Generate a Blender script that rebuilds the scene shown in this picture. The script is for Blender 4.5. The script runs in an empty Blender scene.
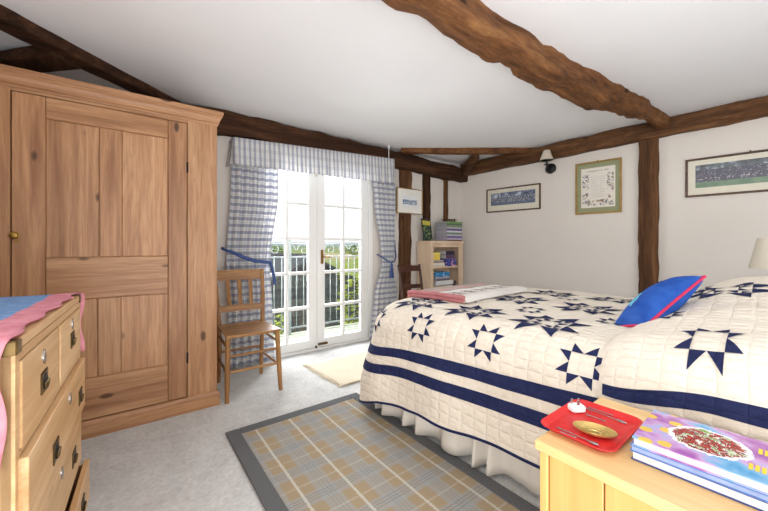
import bpy, math, random
from mathutils import Vector, Matrix, noise
PI = math.pi
R = math.radians
S = bpy.context.scene
COL = S.collection
# ------------------------------------------------------------------ camera
F_PX = 341.0
YAW = math.atan2(384 - 126, F_PX)
cd = bpy.data.cameras.new('camera'); cam = bpy.data.objects.new('camera', cd); COL.objects.link(cam)
cam.location = (0, 0, 1.1); cam.rotation_euler = (R(90), 0, -YAW)
cd.sensor_width = 36; cd.lens = F_PX / 768 * 36; cd.sensor_fit = 'HORIZONTAL'
cd.shift_y = -(255.5 - 246) / 768
cd.clip_start = 0.02; cd.clip_end = 3000
S.camera = cam
# ------------------------------------------------------------------ sky, light, exposure
S.view_settings.view_transform = 'Standard'; S.view_settings.look = 'None'
S.view_settings.gamma = 1; S.view_settings.use_curve_mapping = False
S.view_settings.exposure = 0.40
wd = bpy.data.worlds.new('overcast sky'); S.world = wd; wd.use_nodes = True
wn = wd.node_tree; bg = wn.nodes['Background']; bg.inputs[1].default_value = 1.05
_tc = wn.nodes.new('ShaderNodeTexCoord'); _mp = wn.nodes.new('ShaderNodeMapping'); _mp.inputs['Scale'].default_value = (1, 1, 5)
_no = wn.nodes.new('ShaderNodeTexNoise'); _no.inputs['Scale'].default_value = 2.2; _no.inputs['Detail'].default_value = 5
_cr = wn.nodes.new('ShaderNodeValToRGB')
_cr.color_ramp.elements[0].position = 0.35; _cr.color_ramp.elements[0].color = (0.80, 0.88, 1, 1)
_cr.color_ramp.elements[1].position = 0.62; _cr.color_ramp.elements[1].color = (1, 1, 1, 1)
wn.links.new(_tc.outputs['Generated'], _mp.inputs[0]); wn.links.new(_mp.outputs[0], _no.inputs['Vector'])
wn.links.new(_no.outputs[0], _cr.inputs[0]); wn.links.new(_cr.outputs[0], bg.inputs[0])
def area(name, loc, direction, sx, sy, power, color=(1, 1, 1)):
    l = bpy.data.lights.new(name, 'AREA'); l.shape = 'RECTANGLE'; l.size = sx; l.size_y = sy; l.energy = power; l.color = color
    o = bpy.data.objects.new(name, l); COL.objects.link(o); o.location = loc
    o.rotation_euler = Vector(direction).to_track_quat('-Z', 'Y').to_euler(); return o
# added fill lights at unseen rear and left openings, and daylight through the French doors
area('fill_light_rear', (1.2, -1.75, 1.45), (0.0, 1, 0.0), 2.6, 1.3, 17, (0.97, 0.985, 1))
area('fill_light_left', (-1.15, 0.0, 1.5), (1, 0.55, 0.08), 1.3, 1.2, 40, (0.97, 0.985, 1))
# added upward fill light behind the camera, brightens the ceiling
area('ceiling_fill_light', (0.35, -0.75, 0.4), (0.15, 0.55, 1), 1.9, 1.1, 40, (0.96, 0.98, 1))
area('daylight_french_doors', (1.6, 4.55, 1.6), (0, -1, 0.0), 2.6, 2.2, 225, (0.95, 0.975, 1))

# ------------------------------------------------------------------ node helpers
class NT:
    def __init__(s, name):
        s.m = bpy.data.materials.new(name); s.m.use_nodes = True; s.t = s.m.node_tree
        s.b = s.t.nodes['Principled BSDF']; s.out = s.t.nodes['Material Output']
    def n(s, ty, **kw):
        x = s.t.nodes.new(ty)
        for k, v in kw.items(): setattr(x, k, v)
        return x
    def put(s, inp, v):
        if isinstance(v, bpy.types.NodeSocket): s.t.links.new(v, inp)
        elif v is not None:
            if isinstance(v, tuple) and len(v) == 3 and inp.type == 'RGBA': v = (*v, 1)
            inp.default_value = v
    def math(s, op, a, b=None, c=None, clamp=False):
        x = s.n('ShaderNodeMath', operation=op, use_clamp=clamp)
        s.put(x.inputs[0], a); s.put(x.inputs[1], b)
        if c is not None: s.put(x.inputs[2], c)
        return x.outputs[0]
    def mix(s, f, a, b, blend='MIX'):
        x = s.n('ShaderNodeMix', data_type='RGBA', blend_type=blend)
        s.put(x.inputs[0], f); s.put(x.inputs[6], a); s.put(x.inputs[7], b); return x.outputs[2]
    def coord(s, kind='Object', scale=(1, 1, 1), rnd=0.0):
        o = s.n('ShaderNodeTexCoord').outputs[kind]
        if rnd:
            oi = s.n('ShaderNodeObjectInfo'); v = s.n('ShaderNodeVectorMath', operation='ADD')
            s.put(v.inputs[0], o); k = s.math('MULTIPLY', oi.outputs['Random'], rnd); s.put(v.inputs[1], k); o = v.outputs[0]
        m = s.n('ShaderNodeMapping'); m.inputs['Scale'].default_value = scale; s.put(m.inputs[0], o); return m.outputs[0]
    def noise(s, vec, scale=5, detail=4, rough=0.5, dist=0.0):
        x = s.n('ShaderNodeTexNoise'); s.put(x.inputs['Vector'], vec); x.inputs['Scale'].default_value = scale
        x.inputs['Detail'].default_value = detail; x.inputs['Roughness'].default_value = rough; x.inputs['Distortion'].default_value = dist
        return x.outputs[0]
    def vor(s, vec, scale=5, out='Distance', rand=1.0):
        x = s.n('ShaderNodeTexVoronoi'); s.put(x.inputs['Vector'], vec); x.inputs['Scale'].default_value = scale
        x.inputs['Randomness'].default_value = rand; return x.outputs[out]
    def ramp(s, f, stops, interp='LINEAR'):
        x = s.n('ShaderNodeValToRGB'); r = x.color_ramp; r.interpolation = interp
        while len(r.elements) < len(stops): r.elements.new(0.5)
        for e, (p, c) in zip(r.elements, stops):
            e.position = p; e.color = (*c, 1) if len(c) == 3 else c
        s.put(x.inputs[0], f); return x.outputs[0]
    def sep(s, v):
        x = s.n('ShaderNodeSeparateXYZ'); s.put(x.inputs[0], v); return x.outputs
    def bump(s, h, strength=0.3, dist=0.01):
        x = s.n('ShaderNodeBump'); s.put(x.inputs['Height'], h); x.inputs['Strength'].default_value = strength
        x.inputs['Distance'].default_value = dist; s.put(s.b.inputs['Normal'], x.outputs[0])
    def fin(s, col=None, rough=0.6, metal=0.0, spec=None):
        s.put(s.b.inputs['Base Color'], col); s.put(s.b.inputs['Roughness'], rough); s.b.inputs['Metallic'].default_value = metal
        if spec is not None: s.b.inputs['Specular IOR Level'].default_value = spec
        return s.m
def lin(r, g, b):
    f = lambda c: (c / 255 / 12.92) if c / 255 <= 0.04045 else ((c / 255 + 0.055) / 1.055) ** 2.4
    return (f(r), f(g), f(b))
_mc = {}
def plain(r, g, b, rough=0.6, metal=0.0, var=0.08, sc=14, bump=0.0):
    k = (r, g, b, rough, metal, var, sc, bump)
    if k in _mc: return _mc[k]
    t = NT('paint %d %d %d' % (r, g, b)); c = lin(r, g, b)
    nz = t.noise(t.coord(), sc, 4)
    lo = tuple(x * (1 - var) for x in c); hi = tuple(min(1, x * (1 + var)) for x in c)
    col = t.ramp(nz, [(0.3, lo), (0.7, hi)])
    if bump: t.bump(t.noise(t.coord(), sc * 8, 3), bump, 0.004)
    _mc[k] = t.fin(col, rough, metal); return _mc[k]
def wood(name, dark, mid, light, axis='z', rough=0.5, fine=26, knots=0.0, stretch=0.06, bump=0.08, spec=0.4):
    t = NT(name); sc = {'x': (stretch, 1, 1), 'y': (1, stretch, 1), 'z': (1, 1, stretch)}[axis]
    v = t.coord('Object', sc, 7.0)
    a = t.noise(v, fine, 5, 0.6, 0.6); b = t.noise(v, fine * 0.22, 3, 0.5, 1.5)
    f = t.math('ADD', t.math('MULTIPLY', a, 0.55), t.math('MULTIPLY', b, 0.45))
    col = t.ramp(f, [(0.32, dark), (0.5, mid), (0.68, light)])
    fl = t.noise(v, fine * 3.4, 3, 0.6); col = t.mix(t.math('MULTIPLY', t.ramp(fl, [(.42, (1, 1, 1)), (.52, (0, 0, 0))]), 0.30), col, dark)
    ring = t.math('ABSOLUTE', t.math('SINE', t.math('MULTIPLY', b, 46)))
    col = t.mix(t.math('MULTIPLY', t.math('SUBTRACT', 1, ring), 0.22), col, dark)
    if True:
        oi = t.n('ShaderNodeObjectInfo'); big = t.noise(v, 1.3, 2)
        fac = t.math('ADD', t.math('MULTIPLY', oi.outputs['Random'], .14), t.math('ADD', t.math('MULTIPLY', big, .3), .78))
        mm = t.n('ShaderNodeVectorMath', operation='SCALE'); t.put(mm.inputs[0], col); t.put(mm.inputs['Scale'], fac); col = mm.outputs[0]
    if knots:
        sk = {'x': (0.45, 1, 1), 'y': (1, 0.45, 1), 'z': (1, 1, 0.45)}[axis]
        d = t.vor(t.coord('Object', sk, 7.0), 7.0)
        k = t.ramp(d, [(0.075, (1, 1, 1)), (0.13, (0, 0, 0))])
        col = t.mix(t.math('MULTIPLY', k, knots), col, tuple(x * 0.25 for x in dark))
    t.bump(f, bump, 0.01)
    return t.fin(col, rough, 0, spec)
# ------------------------------------------------------------------ mesh helpers
class MB:
    def __init__(s): s.v = []; s.f = []; s.m = []; s.uv = {}
    def add(s, vs, fs, mi=0, M=None):
        o = len(s.v)
        s.v += [tuple(M @ Vector(p)) if M else tuple(p) for p in vs]
        for f in fs: s.f.append([i + o for i in f]); s.m.append(mi)
        return s
    def box(s, x0, x1, y0, y1, z0, z1, mi=0, M=None, bev=0.0):
        if bev <= 0:
            vs = [(x, y, z) for x in (x0, x1) for y in (y0, y1) for z in (z0, z1)]
            fs = [(0, 1, 3, 2), (4, 6, 7, 5), (0, 4, 5, 1), (2, 3, 7, 6), (0, 2, 6, 4), (1, 5, 7, 3)]
            return s.add(vs, fs, mi, M)
        b = min(bev, (x1 - x0) * .45, (y1 - y0) * .45, (z1 - z0) * .45)
        def ringpts(i, z):
            return [(x0 + i + b, y0 + i, z), (x1 - i - b, y0 + i, z), (x1 - i, y0 + i + b, z), (x1 - i, y1 - i - b, z),
                    (x1 - i - b, y1 - i, z), (x0 + i + b, y1 - i, z), (x0 + i, y1 - i - b, z), (x0 + i, y0 + i + b, z)]
        vs = ringpts(b, z0) + ringpts(0, z0 + b) + ringpts(0, z1 - b) + ringpts(b, z1)
        fs = [tuple(range(7, -1, -1)), tuple(range(24, 32))]
        for k in range(3):
            for i in range(8): fs.append((k * 8 + i, k * 8 + (i + 1) % 8, k * 8 + 8 + (i + 1) % 8, k * 8 + 8 + i))
        return s.add(vs, fs, mi, M)
    def tube(s, pts, rad, n=10, mi=0, M=None, caps=True, flat=1.0):
        pts = [Vector(p) for p in pts]; N = len(pts)
        rads = rad if isinstance(rad, (list, tuple)) else [rad] * N
        vs = []; up = Vector((0, 0, 1)); prev = None
        for i, p in enumerate(pts):
            t = (pts[min(i + 1, N - 1)] - pts[max(i - 1, 0)]).normalized()
            if prev is None: a = t.cross(up) if abs(t.z) < .95 else t.cross(Vector((0, 1, 0)))
            else: a = prev - t * prev.dot(t)
            a.normalize(); prev = a; b = t.cross(a)
            for k in range(n):
                an = 2 * PI * k / n; vs.append(p + (a * math.cos(an) + b * math.sin(an) * flat) * rads[i])
        fs = [(i * n + k, i * n + (k + 1) % n, (i + 1) * n + (k + 1) % n, (i + 1) * n + k) for i in range(N - 1) for k in range(n)]
        if caps: fs += [tuple(range(n - 1, -1, -1)), tuple(range((N - 1) * n, N * n))]
        return s.add(vs, fs, mi, M)
    def lathe(s, prof, n=24, mi=0, M=None):
        vs = []; fs = []
        for r, z in prof:
            for k in range(n): vs.append((r * math.cos(2 * PI * k / n), r * math.sin(2 * PI * k / n), z))
        for i in range(len(prof) - 1):
            for k in range(n): fs.append((i * n + k, i * n + (k + 1) % n, (i + 1) * n + (k + 1) % n, (i + 1) * n + k))
        fs += [tuple(range(n - 1, -1, -1)), tuple(range((len(prof) - 1) * n, len(prof) * n))]
        return s.add(vs, fs, mi, M)
    def prism(s, poly, z0, z1, mi=0, M=None):
        n = len(poly); vs = [(x, y, z0) for x, y in poly] + [(x, y, z1) for x, y in poly]
        fs = [tuple(range(n - 1, -1, -1)), tuple(range(n, 2 * n))] + [(i, (i + 1) % n, n + (i + 1) % n, n + i) for i in range(n)]
        return s.add(vs, fs, mi, M)
    def grid(s, fn, nu, nv, mi=0, uvfn=None, closed=False):
        o = len(s.v)
        for j in range(nv + 1):
            for i in range(nu + 1):
                s.v.append(tuple(fn(i / nu, j / nv)))
                if uvfn: s.uv[len(s.v) - 1] = uvfn(i / nu, j / nv)
        for j in range(nv):
            for i in range(nu):
                a = o + j * (nu + 1) + i
                s.f.append([a, a + 1, a + nu + 2, a + nu + 1]); s.m.append(mi(i / nu, j / nv) if callable(mi) else mi)
        return s
    def build(s, name, mats, parent=None, smooth=False, angle=40, origin=None):
        me = bpy.data.meshes.new(name)
        vs = s.v if origin is None else [(x - origin[0], y - origin[1], z - origin[2]) for x, y, z in s.v]
        me.from_pydata(vs, [], s.f); me.validate(clean_customdata=False)
        if not isinstance(mats, (list, tuple)): mats = [mats]
        for m in mats: me.materials.append(m)
        if len(me.polygons) == len(s.m): me.polygons.foreach_set('material_index', s.m)
        if s.uv:
            ul = me.uv_layers.new(name='UVMap')
            for l in me.loops: ul.data[l.index].uv = s.uv.get(l.vertex_index, (0, 0))
        import bmesh
        bm = bmesh.new(); bm.from_mesh(me); bmesh.ops.recalc_face_normals(bm, faces=bm.faces); bm.to_mesh(me); bm.free()
        if smooth:
            me.polygons.foreach_set('use_smooth', [True] * len(me.polygons))
            if angle < 180: me.set_sharp_from_angle(angle=R(angle))
        o = bpy.data.objects.new(name, me); COL.objects.link(o)
        if origin is not None: o.location = origin
        if parent is not None: o.parent = parent
        return o
def tag(o, label, cat, group=None):
    o['label'] = label; o['category'] = cat
    if group: o['group'] = group
    return o
def struct(o): o['kind'] = 'structure'; return o
def thing(name, label, cat, loc=(0, 0, 0), rz=0.0, group=None, rot=None):
    o = bpy.data.objects.new(name, None); COL.objects.link(o); o.empty_display_size = 0.1
    o.location = loc; o.rotation_euler = rot if rot else (0, 0, rz)
    return tag(o, label, cat, group)
def dup(root, loc, label, rz=None):
    r = root.copy(); COL.objects.link(r); r.location = loc; r['label'] = label
    if rz is not None: r.rotation_euler = (0, 0, rz)
    for ch in list(root.children):
        c = ch.copy(); COL.objects.link(c); c.parent = r
        for g in ch.children:
            d = g.copy(); COL.objects.link(d); d.parent = c
    return r
def nz(x, y=0, z=0): return noise.noise(Vector((x, y, z)))
def lerp(a, b, t): return a + (b - a) * t
def sm(x):
    x = max(0, min(1, x)); return x * x * (3 - 2 * x)

# ------------------------------------------------------------------ materials
def plaster(name, c, rough=0.9):
    t = NT(name); n1 = t.noise(t.coord(), 1.6, 4); n2 = t.noise(t.coord(), 60, 3)
    col = t.ramp(n1, [(0.3, tuple(x * .965 for x in c)), (0.7, c)]); t.bump(t.math('ADD', t.math('MULTIPLY', n1, 3), t.math('MULTIPLY', n2, .25)), 0.15, 0.01)
    return t.fin(col, rough, 0, 0.2)
M_wall = plaster('wall paint warm white', lin(228, 221, 213))
M_ceil = plaster('ceiling paint white', lin(238, 238, 240))
def carpet():
    t = NT('grey wool carpet'); v = t.coord(); a = t.noise(v, 260, 3, .7); b = t.noise(v, 7, 5, .65); c = t.noise(v, 45, 4, .6)
    f = t.math('ADD', t.math('MULTIPLY', a, .35), t.math('ADD', t.math('MULTIPLY', b, .3), t.math('MULTIPLY', c, .35)))
    col = t.ramp(f, [(0.36, lin(194, 194, 191)), (0.6, lin(236, 236, 234))]); t.bump(t.math('ADD', a, t.math('MULTIPLY', c, .6)), 0.6, 0.012)
    return t.fin(col, 0.95, 0, 0.1)
M_carpet = carpet()
M_oak = {a: wood('aged oak beam ' + a, lin(54, 35, 22), lin(98, 66, 41), lin(138, 97, 63), a, 0.75, 22, 0.5, 0.08, 0.5, 0.2) for a in 'xyz'}
M_oakd = {a: wood('dark oak beam ' + a, lin(34, 22, 15), lin(66, 42, 28), lin(98, 66, 44), a, 0.8, 22, 0.5, 0.08, 0.5, 0.15) for a in 'xyz'}
M_oakw = wood('worm eaten oak beam', lin(64, 40, 22), lin(122, 80, 48), lin(160, 114, 70), 'x', 0.75, 20, 0.9, 0.16, 0.9, 0.2)
M_pinez = wood('waxed pine upright', lin(136, 92, 60), lin(180, 134, 95), lin(202, 160, 120), 'z', 0.42, 24, 0.9)
M_pinex = wood('waxed pine rail', lin(136, 92, 60), lin(180, 134, 95), lin(202, 160, 120), 'x', 0.42, 24, 0.9)
M_chz = wood('pale pine upright', lin(184, 136, 86), lin(212, 172, 122), lin(226, 192, 148), 'z', 0.4, 20, 0.3)
M_chy = wood('pale pine drawer front', lin(188, 142, 92), lin(216, 178, 130), lin(230, 198, 156), 'y', 0.4, 18, 0.3)
M_chair = wood('elm chair', lin(112, 72, 36), lin(160, 114, 66), lin(186, 142, 92), 'z', 0.4, 22)
M_chairx = wood('elm chair rail', lin(112, 72, 36), lin(160, 114, 66), lin(186, 142, 92), 'x', 0.4, 22)
M_dark = wood('dark chair wood', lin(44, 22, 14), lin(72, 38, 24), lin(92, 52, 34), 'z', 0.4, 22)
M_shelf = wood('limed bookcase wood', lin(204, 174, 144), lin(222, 196, 168), lin(232, 211, 186), 'z', 0.55, 22)
M_birchx = wood('birch veneer top', lin(214, 172, 112), lin(229, 192, 136), lin(238, 208, 158), 'y', 0.35, 14)
M_birchz = wood('birch veneer panel', lin(208, 152, 86), lin(225, 175, 108), lin(235, 192, 128), 'z', 0.38, 12)
M_white = plain(240, 240, 238, 0.35, 0, 0.02, 3)
M_brass = plain(150, 116, 58, 0.35, 0.9, 0.25, 30)
M_brassd = plain(112, 92, 58, 0.42, 0.85, 0.3, 30)
M_iron = plain(26, 26, 30, 0.5, 0.4, 0.2, 20)
M_steel = plain(190, 190, 192, 0.25, 0.95, 0.1, 20)
def glass():
    t = NT('window glass'); tr = t.n('ShaderNodeBsdfTransparent'); gl = t.n('ShaderNodeBsdfGlossy'); gl.inputs['Roughness'].default_value = 0.02
    mx = t.n('ShaderNodeMixShader'); lw = t.n('ShaderNodeLayerWeight'); lw.inputs[0].default_value = 0.5
    t.put(mx.inputs[0], t.math('MULTIPLY_ADD', t.math('POWER', lw.outputs['Facing'], 5), .3, .025)); t.t.links.new(tr.outputs[0], mx.inputs[1]); t.t.links.new(gl.outputs[0], mx.inputs[2])
    t.t.links.new(mx.outputs[0], t.out.inputs[0]); return t.m
M_glass = glass()
# ------------------------------------------------------------------ room shell
YW = 3.297                                    # inner face of the French door wall
WC = Vector((3.906, 3.297)); WD = Vector((-0.13434, 0.99094)); WN = Vector((-0.99094, -0.13434))   # right wall: corner, direction, normal into the room
def ceil_z(y): return 2.285 + 0.022 * (YW - y)
def wallp(t, off=0.0, z=0.0):                 # t metres from the corner along the right wall, off into the room
    p = WC - WD * t + WN * off; return Vector((p.x, p.y, z))
def wall_t(x, y): return -(Vector((x, y)) - WC).dot(WD)
RA = math.atan2(WD.y, WD.x) - PI / 2          # turn of the right wall
fl = MB().box(-1.0, 5.2, -1.8, 3.5, -0.12, 0.0); struct(fl.build('floor', M_carpet))
c = MB(); c.add([(x, y, ceil_z(y) + dz) for x in (-1.0, 5.2) for y in (-1.8, 3.5) for dz in (0, .15)],
                [(0, 1, 3, 2), (4, 6, 7, 5), (0, 4, 5, 1), (2, 3, 7, 6), (0, 2, 6, 4), (1, 5, 7, 3)]); struct(c.build('ceiling', M_ceil))
DX0, DX1, DZ = 0.895, 2.325, 2.04
w = MB(); w.box(-1.0, DX0, YW, YW + .2, -.1, 2.42); w.box(DX1, 5.2, YW, YW + .2, -.1, 2.42); w.box(DX0, DX1, YW, YW + .2, DZ, 2.42)
struct(w.build('wall_back', M_wall))
w = MB(); a, b = wallp(-0.3), wallp(5.3); o = -WN * 0.2
w.prism([(a.x, a.y), (b.x, b.y), (b.x + o.x, b.y + o.y), (a.x + o.x, a.y + o.y)], -.1, 2.55); struct(w.build('wall_right', M_wall))
w = MB(); w.box(-.95, -.75, -1.8, -.7, -.1, 2.5); w.box(-.95, -.75, .65, 3.4, -.1, 2.5); w.box(-.95, -.75, -.7, .65, -.1, .9); w.box(-.95, -.75, -.7, .65, 2.1, 2.5)
struct(w.build('wall_left', M_wall))
w = MB(); w.box(-.95, -.1, -1.6, -1.4, -.1, 2.55); w.box(3.0, 5.2, -1.6, -1.4, -.1, 2.55); w.box(-.1, 3.0, -1.6, -1.4, -.1, .75); w.box(-.1, 3.0, -1.6, -1.4, 2.15, 2.55)
struct(w.build('wall_front', M_wall))
def added_window(name, horizontal, a0, a1, z0, z1, pos):  # unseen window frames, added with their openings to let in fill light
    m = MB(); n = 3
    def bar(p0, p1, q0, q1):
        if horizontal: m.box(p0, p1, pos - .03, pos + .03, q0, q1)
        else: m.box(pos - .03, pos + .03, p0, p1, q0, q1)
    for i in range(n + 1): x = lerp(a0, a1 - .06, i / n); bar(x, x + .06, z0, z1)
    bar(a0, a1, z0, z0 + .06); bar(a0, a1, z1 - .06, z1); bar(a0, a1, (z0 + z1) / 2 - .02, (z0 + z1) / 2 + .02)
    struct(m.build(name, M_white))
added_window('added_window_1', True, -.1, 3.0, .75, 2.15, -1.5)
added_window('added_window_2', False, -.7, .65, .9, 2.1, -.85)
# door frame and the two French doors
m = MB(); m.box(DX0, .952, YW - .006, YW + .12, 0, DZ, bev=.004); m.box(2.268, DX1, YW - .006, YW + .12, 0, DZ, bev=.004); m.box(DX0, DX1, YW - .006, YW + .12, 1.987, DZ, bev=.004)
m.box(.952, 2.268, YW - .01, YW + .14, 0, .028, bev=.004); struct(m.build('trim_1', M_white))
ZB = [1.53, 1.174, .819, .458]
def leaf(name, x0, x1, stile_l, stile_r):
    y0, y1 = YW + .004, YW + .05; m = MB()
    m.box(x0, x0 + stile_l, y0, y1, .032, 1.983, bev=.003); m.box(x1 - stile_r, x1, y0, y1, .032, 1.983, bev=.003)
    m.box(x0 + stile_l, x1 - stile_r, y0, y1, .032, .118); m.box(x0 + stile_l, x1 - stile_r, y0, y1, 1.886, 1.983)
    d = struct(m.build(name, M_white))
    g = MB(); gx0, gx1 = x0 + stile_l, x1 - stile_r; xm = (gx0 + gx1) / 2
    g.box(xm - .016, xm + .016, y0 + .004, y1 - .004, .118, 1.886)
    for z in ZB: g.box(gx0, gx1, y0 + .005, y1 - .005, z - .015, z + .015)
    g.build('glazing_bars', M_white, d)
    p = MB(); xs = [gx0, xm - .016, xm + .016, gx1]; zs = [.118] + [z for q in reversed(ZB) for z in (q - .015, q + .015)] + [1.886]
    for i in (0, 2):
        for k in range(0, len(zs), 2): p.box(xs[i], xs[i + 1], y0 + .021, y0 + .025, zs[k], zs[k + 1])
    p.build('glass_panes', M_glass, d)
    return d
dl = leaf('door_1', .956, 1.607, .10, .092); dr = leaf('door_2', 1.611, 2.264, .092, .10)
h = MB(); h.box(1.652, 1.682, YW - .004, YW + .004, .91, 1.06, bev=.002); h.box(1.655, 1.679, YW - .03, YW - .018, 1.0, 1.012)
h.tube([(1.667, YW, .985), (1.667, YW - .04, .985), (1.70, YW - .045, .985), (1.75, YW - .045, .983)], .008, 8); h.build('lever_handle', M_brass, dr, True)
h = MB(); h.box(1.62, 1.73, YW - .012, YW + .004, .048, .072, bev=.003); h.tube([(1.64, YW - .012, .06), (1.72, YW - .012, .06)], .006, 8); h.build('foot_bolt', M_brassd, dr, True)
h = MB(); h.box(1.586, 1.606, YW - .01, YW + .004, .02, .05, bev=.003); h.build('bolt_keep', M_brassd, dl)
h = MB(); h.box(1.585, 1.605, YW - .008, YW + .004, 1.83, 1.93, bev=.003); h.build('top_bolt', plain(214, 208, 180, .5), dl)

# ------------------------------------------------------------------ timbers
def beam(name, pts, mat, label, cat='beam', seed=0, rough=.012, ns=26, rnd=.016, across=None):
    """pts: list of (centre, half width, half height); local frame of each section: width is level, height is up unless across is given"""
    m = MB(); n = 20; P = [Vector(p[0]) for p in pts]
    d = (P[-1] - P[0]).normalized()
    side = Vector(across).normalized() if across else d.cross(Vector((0, 0, 1))).normalized()
    up = side.cross(d).normalized()
    if up.z < 0: up = -up
    vs = []; L = len(pts) - 1
    for j in range(ns + 1):
        t = j / ns * L; i = min(int(t), L - 1); q = t - i; q2 = sm(q) * .5 + q * .5
        c = P[i].lerp(P[i + 1], q2); hw = lerp(pts[i][1], pts[i + 1][1], q2); hh = lerp(pts[i][2], pts[i + 1][2], q2)
        for k in range(n):
            an = 2 * PI * (k + .5) / n; ca, sa = math.cos(an), math.sin(an)
            e = .22; x = math.copysign(abs(ca) ** e, ca) * hw; y = math.copysign(abs(sa) ** e, sa) * hh
            g = c + side * x + up * y; w_ = nz(g.x * 4 + seed, g.y * 4, g.z * 6) * rough + nz(g.x * 14 + seed, g.y * 14, g.z * 18) * rough * .45
            rr = Vector((x, y)).normalized(); vs.append(g + (side * rr.x + up * rr.y) * w_)
    fs = [(j * n + k, j * n + (k + 1) % n, (j + 1) * n + (k + 1) % n, (j + 1) * n + k) for j in range(ns) for k in range(n)]
    fs += [tuple(range(n - 1, -1, -1)), tuple(range(ns * n, ns * n + n))]
    m.add(vs, fs); return tag(m.build(name, mat, None, True, 50, origin=tuple(P[0])), label, cat)
# big beam across the ceiling
def cb(x, y, w_, z0): return ((x, y, (z0 + ceil_z(y) + .03) / 2), w_, (ceil_z(y) + .03 - z0) / 2)
beam('ceiling_beam', [cb(-.7, 1.135, .08, 2.18), cb(.9, 1.135, .07, 2.19), cb(1.6, 1.145, .08, 2.19), cb(2.25, 1.16, .10, 2.19), cb(2.9, 1.10, .10, 2.20), cb(3.4, 1.035, .075, 2.22), cb(3.8, 1.01, .05, 2.235), cb(4.22, 1.0, .045, 2.225)],
     M_oakw, 'thick worm-eaten oak beam crossing the white ceiling to the right wall', seed=3, rough=.036, ns=90)
beam('beam_end', [(wallp(2.36, .08, 2.30), .03, .035), (wallp(2.28, .02, 2.30), .03, .035)], M_oakw, 'short stub of timber on the wall beam beside the end of the thick ceiling beam', seed=8, rough=.01, ns=6)
# plate beam on the French door wall, in two visible lengths
beam('wall_plate_beam', [((.30, YW - .045, 2.185), .055, .098), ((1.1, YW - .045, 2.18), .055, .105), ((1.9, YW - .045, 2.165), .055, .105), ((2.6, YW - .045, 2.155), .06, .10), ((3.0, YW - .05, 2.14), .06, .095), ((3.5, YW - .055, 2.115), .065, .095), ((3.92, YW - .055, 2.105), .065, .085)],
     M_oakd['x'], 'long dark oak beam above the French doors and curtain pelmet', seed=11, rough=.022, ns=60)
def wp(t, z, hw, hh): return (wallp(t, hw - .01, z), hw, hh)
beam('wall_plate_beam', [wp(.05, 2.19, .05, .085), wp(1.2, 2.215, .05, .085), wp(2.1, 2.245, .05, .085), wp(3.0, 2.265, .05, .085), wp(4.6, 2.275, .05, .09)],
     M_oak['y'], 'long brown oak beam along the top of the right wall', seed=21, rough=.014, ns=60)
tp = (wall_t(4.189, 1.209) + wall_t(4.211, 1.05)) / 2
beam('wall_post', [(wallp(tp, .02, 0), .082, .035), (wallp(tp, .02, .9), .078, .035), (wallp(tp, .02, 2.19), .082, .035)], M_oak['z'],
     'upright brown oak post on the right wall under the end of the ceiling beam', 'post', 31, .01, 40, across=tuple((*WD, 0)))
beam('wall_stud', [((2.815, YW - .02, 0), .08, .035), ((2.805, YW - .02, 1), .085, .035), ((2.815, YW - .02, 2.08), .085, .035)], M_oak['z'],
     'wide upright oak stud behind the small picture and dark chair', 'post', 41, .012, 40, across=(1, 0, 0))
beam('wall_stud', [((3.20, YW - .015, 1.0), .05, .03), ((3.19, YW - .015, 1.6), .055, .03), ((3.185, YW - .015, 2.06), .055, .03)], M_oakd['z'],
     'narrow dark upright oak stud above the black booklet', 'post', 45, .010, 30, across=(1, 0, 0))
beam('wall_stud', [((3.565, YW - .012, 1.0), .03, .022), ((3.565, YW - .012, 2.05), .033, .022)], M_oak['z'],
     'thin light brown upright stud above the stack of books', 'post', 49, .006, 30, across=(1, 0, 0))
# ties across the two corners of the ceiling
beam('corner_tie_beam', [((2.68, 3.20, 2.275), .05, .04), ((3.2, 2.85, 2.275), .05, .04), ((3.7, 2.49, 2.28), .05, .04), ((4.03, 2.25, 2.285), .045, .04)], M_oakw,
     'light brown timber crossing the ceiling corner between French doors and wall lamp', seed=61, rough=.012, ns=30)
beam('corner_brace', [((3.86, 3.19, 2.18), .045, .06), ((3.53, 2.73, 2.245), .04, .045)], M_oak['y'], 'short timber running from the room corner to the light brown corner timber', seed=64, rough=.01, ns=14)
beam('corner_tie_beam', [((.50, 3.45, 2.275), .065, .045), ((0.0, 3.03, 2.28), .065, .05), ((-.40, 2.685, 2.285), .07, .05), ((-.80, 2.34, 2.295), .075, .05)], M_oakd['x'],
     'dark timber crossing the ceiling corner above the pine wardrobe', seed=71, rough=.012, ns=30)
beam('corner_brace', [((-.28, 2.80, 2.245), .085, .036), ((-.76, 3.28, 2.235), .085, .036)], M_oakd['y'], 'short dark timber behind the wardrobe top joining the dark corner timber', seed=75, rough=.012, ns=14)
# ------------------------------------------------------------------ pine wardrobe
WY = 2.587
wr = thing('wardrobe', 'large waxed pine wardrobe with one panelled door against the back wall', 'wardrobe', (-.08, WY, 0))
WX0, WX1 = -.655, .584                         # local x of the sides
m = MB(); m.box(WX0, WX0 + .022, .012, .685, .03, 1.95); m.box(WX1 - .022, WX1, .012, .685, .03, 1.95); m.box(WX0, WX1, .66, .685, .03, 1.95)
m.box(WX0, WX1, .012, .685, 1.93, 1.955); m.box(WX0, WX1, .012, .66, .07, .095); m.build('carcass', M_pinez, wr)
m = MB(); m.box(WX0, -.400, 0, .022, .09, 1.94, bev=.003); m.build('left_stile', M_pinez, wr)
m = MB(); m.box(.405, WX1, 0, .022, .09, 1.94, bev=.003); m.build('right_stile', M_pinez, wr)
m = MB(); m.box(-.400, .405, 0.002, .022, 1.914, 1.945); m.build('frieze', M_pinex, wr)
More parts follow.
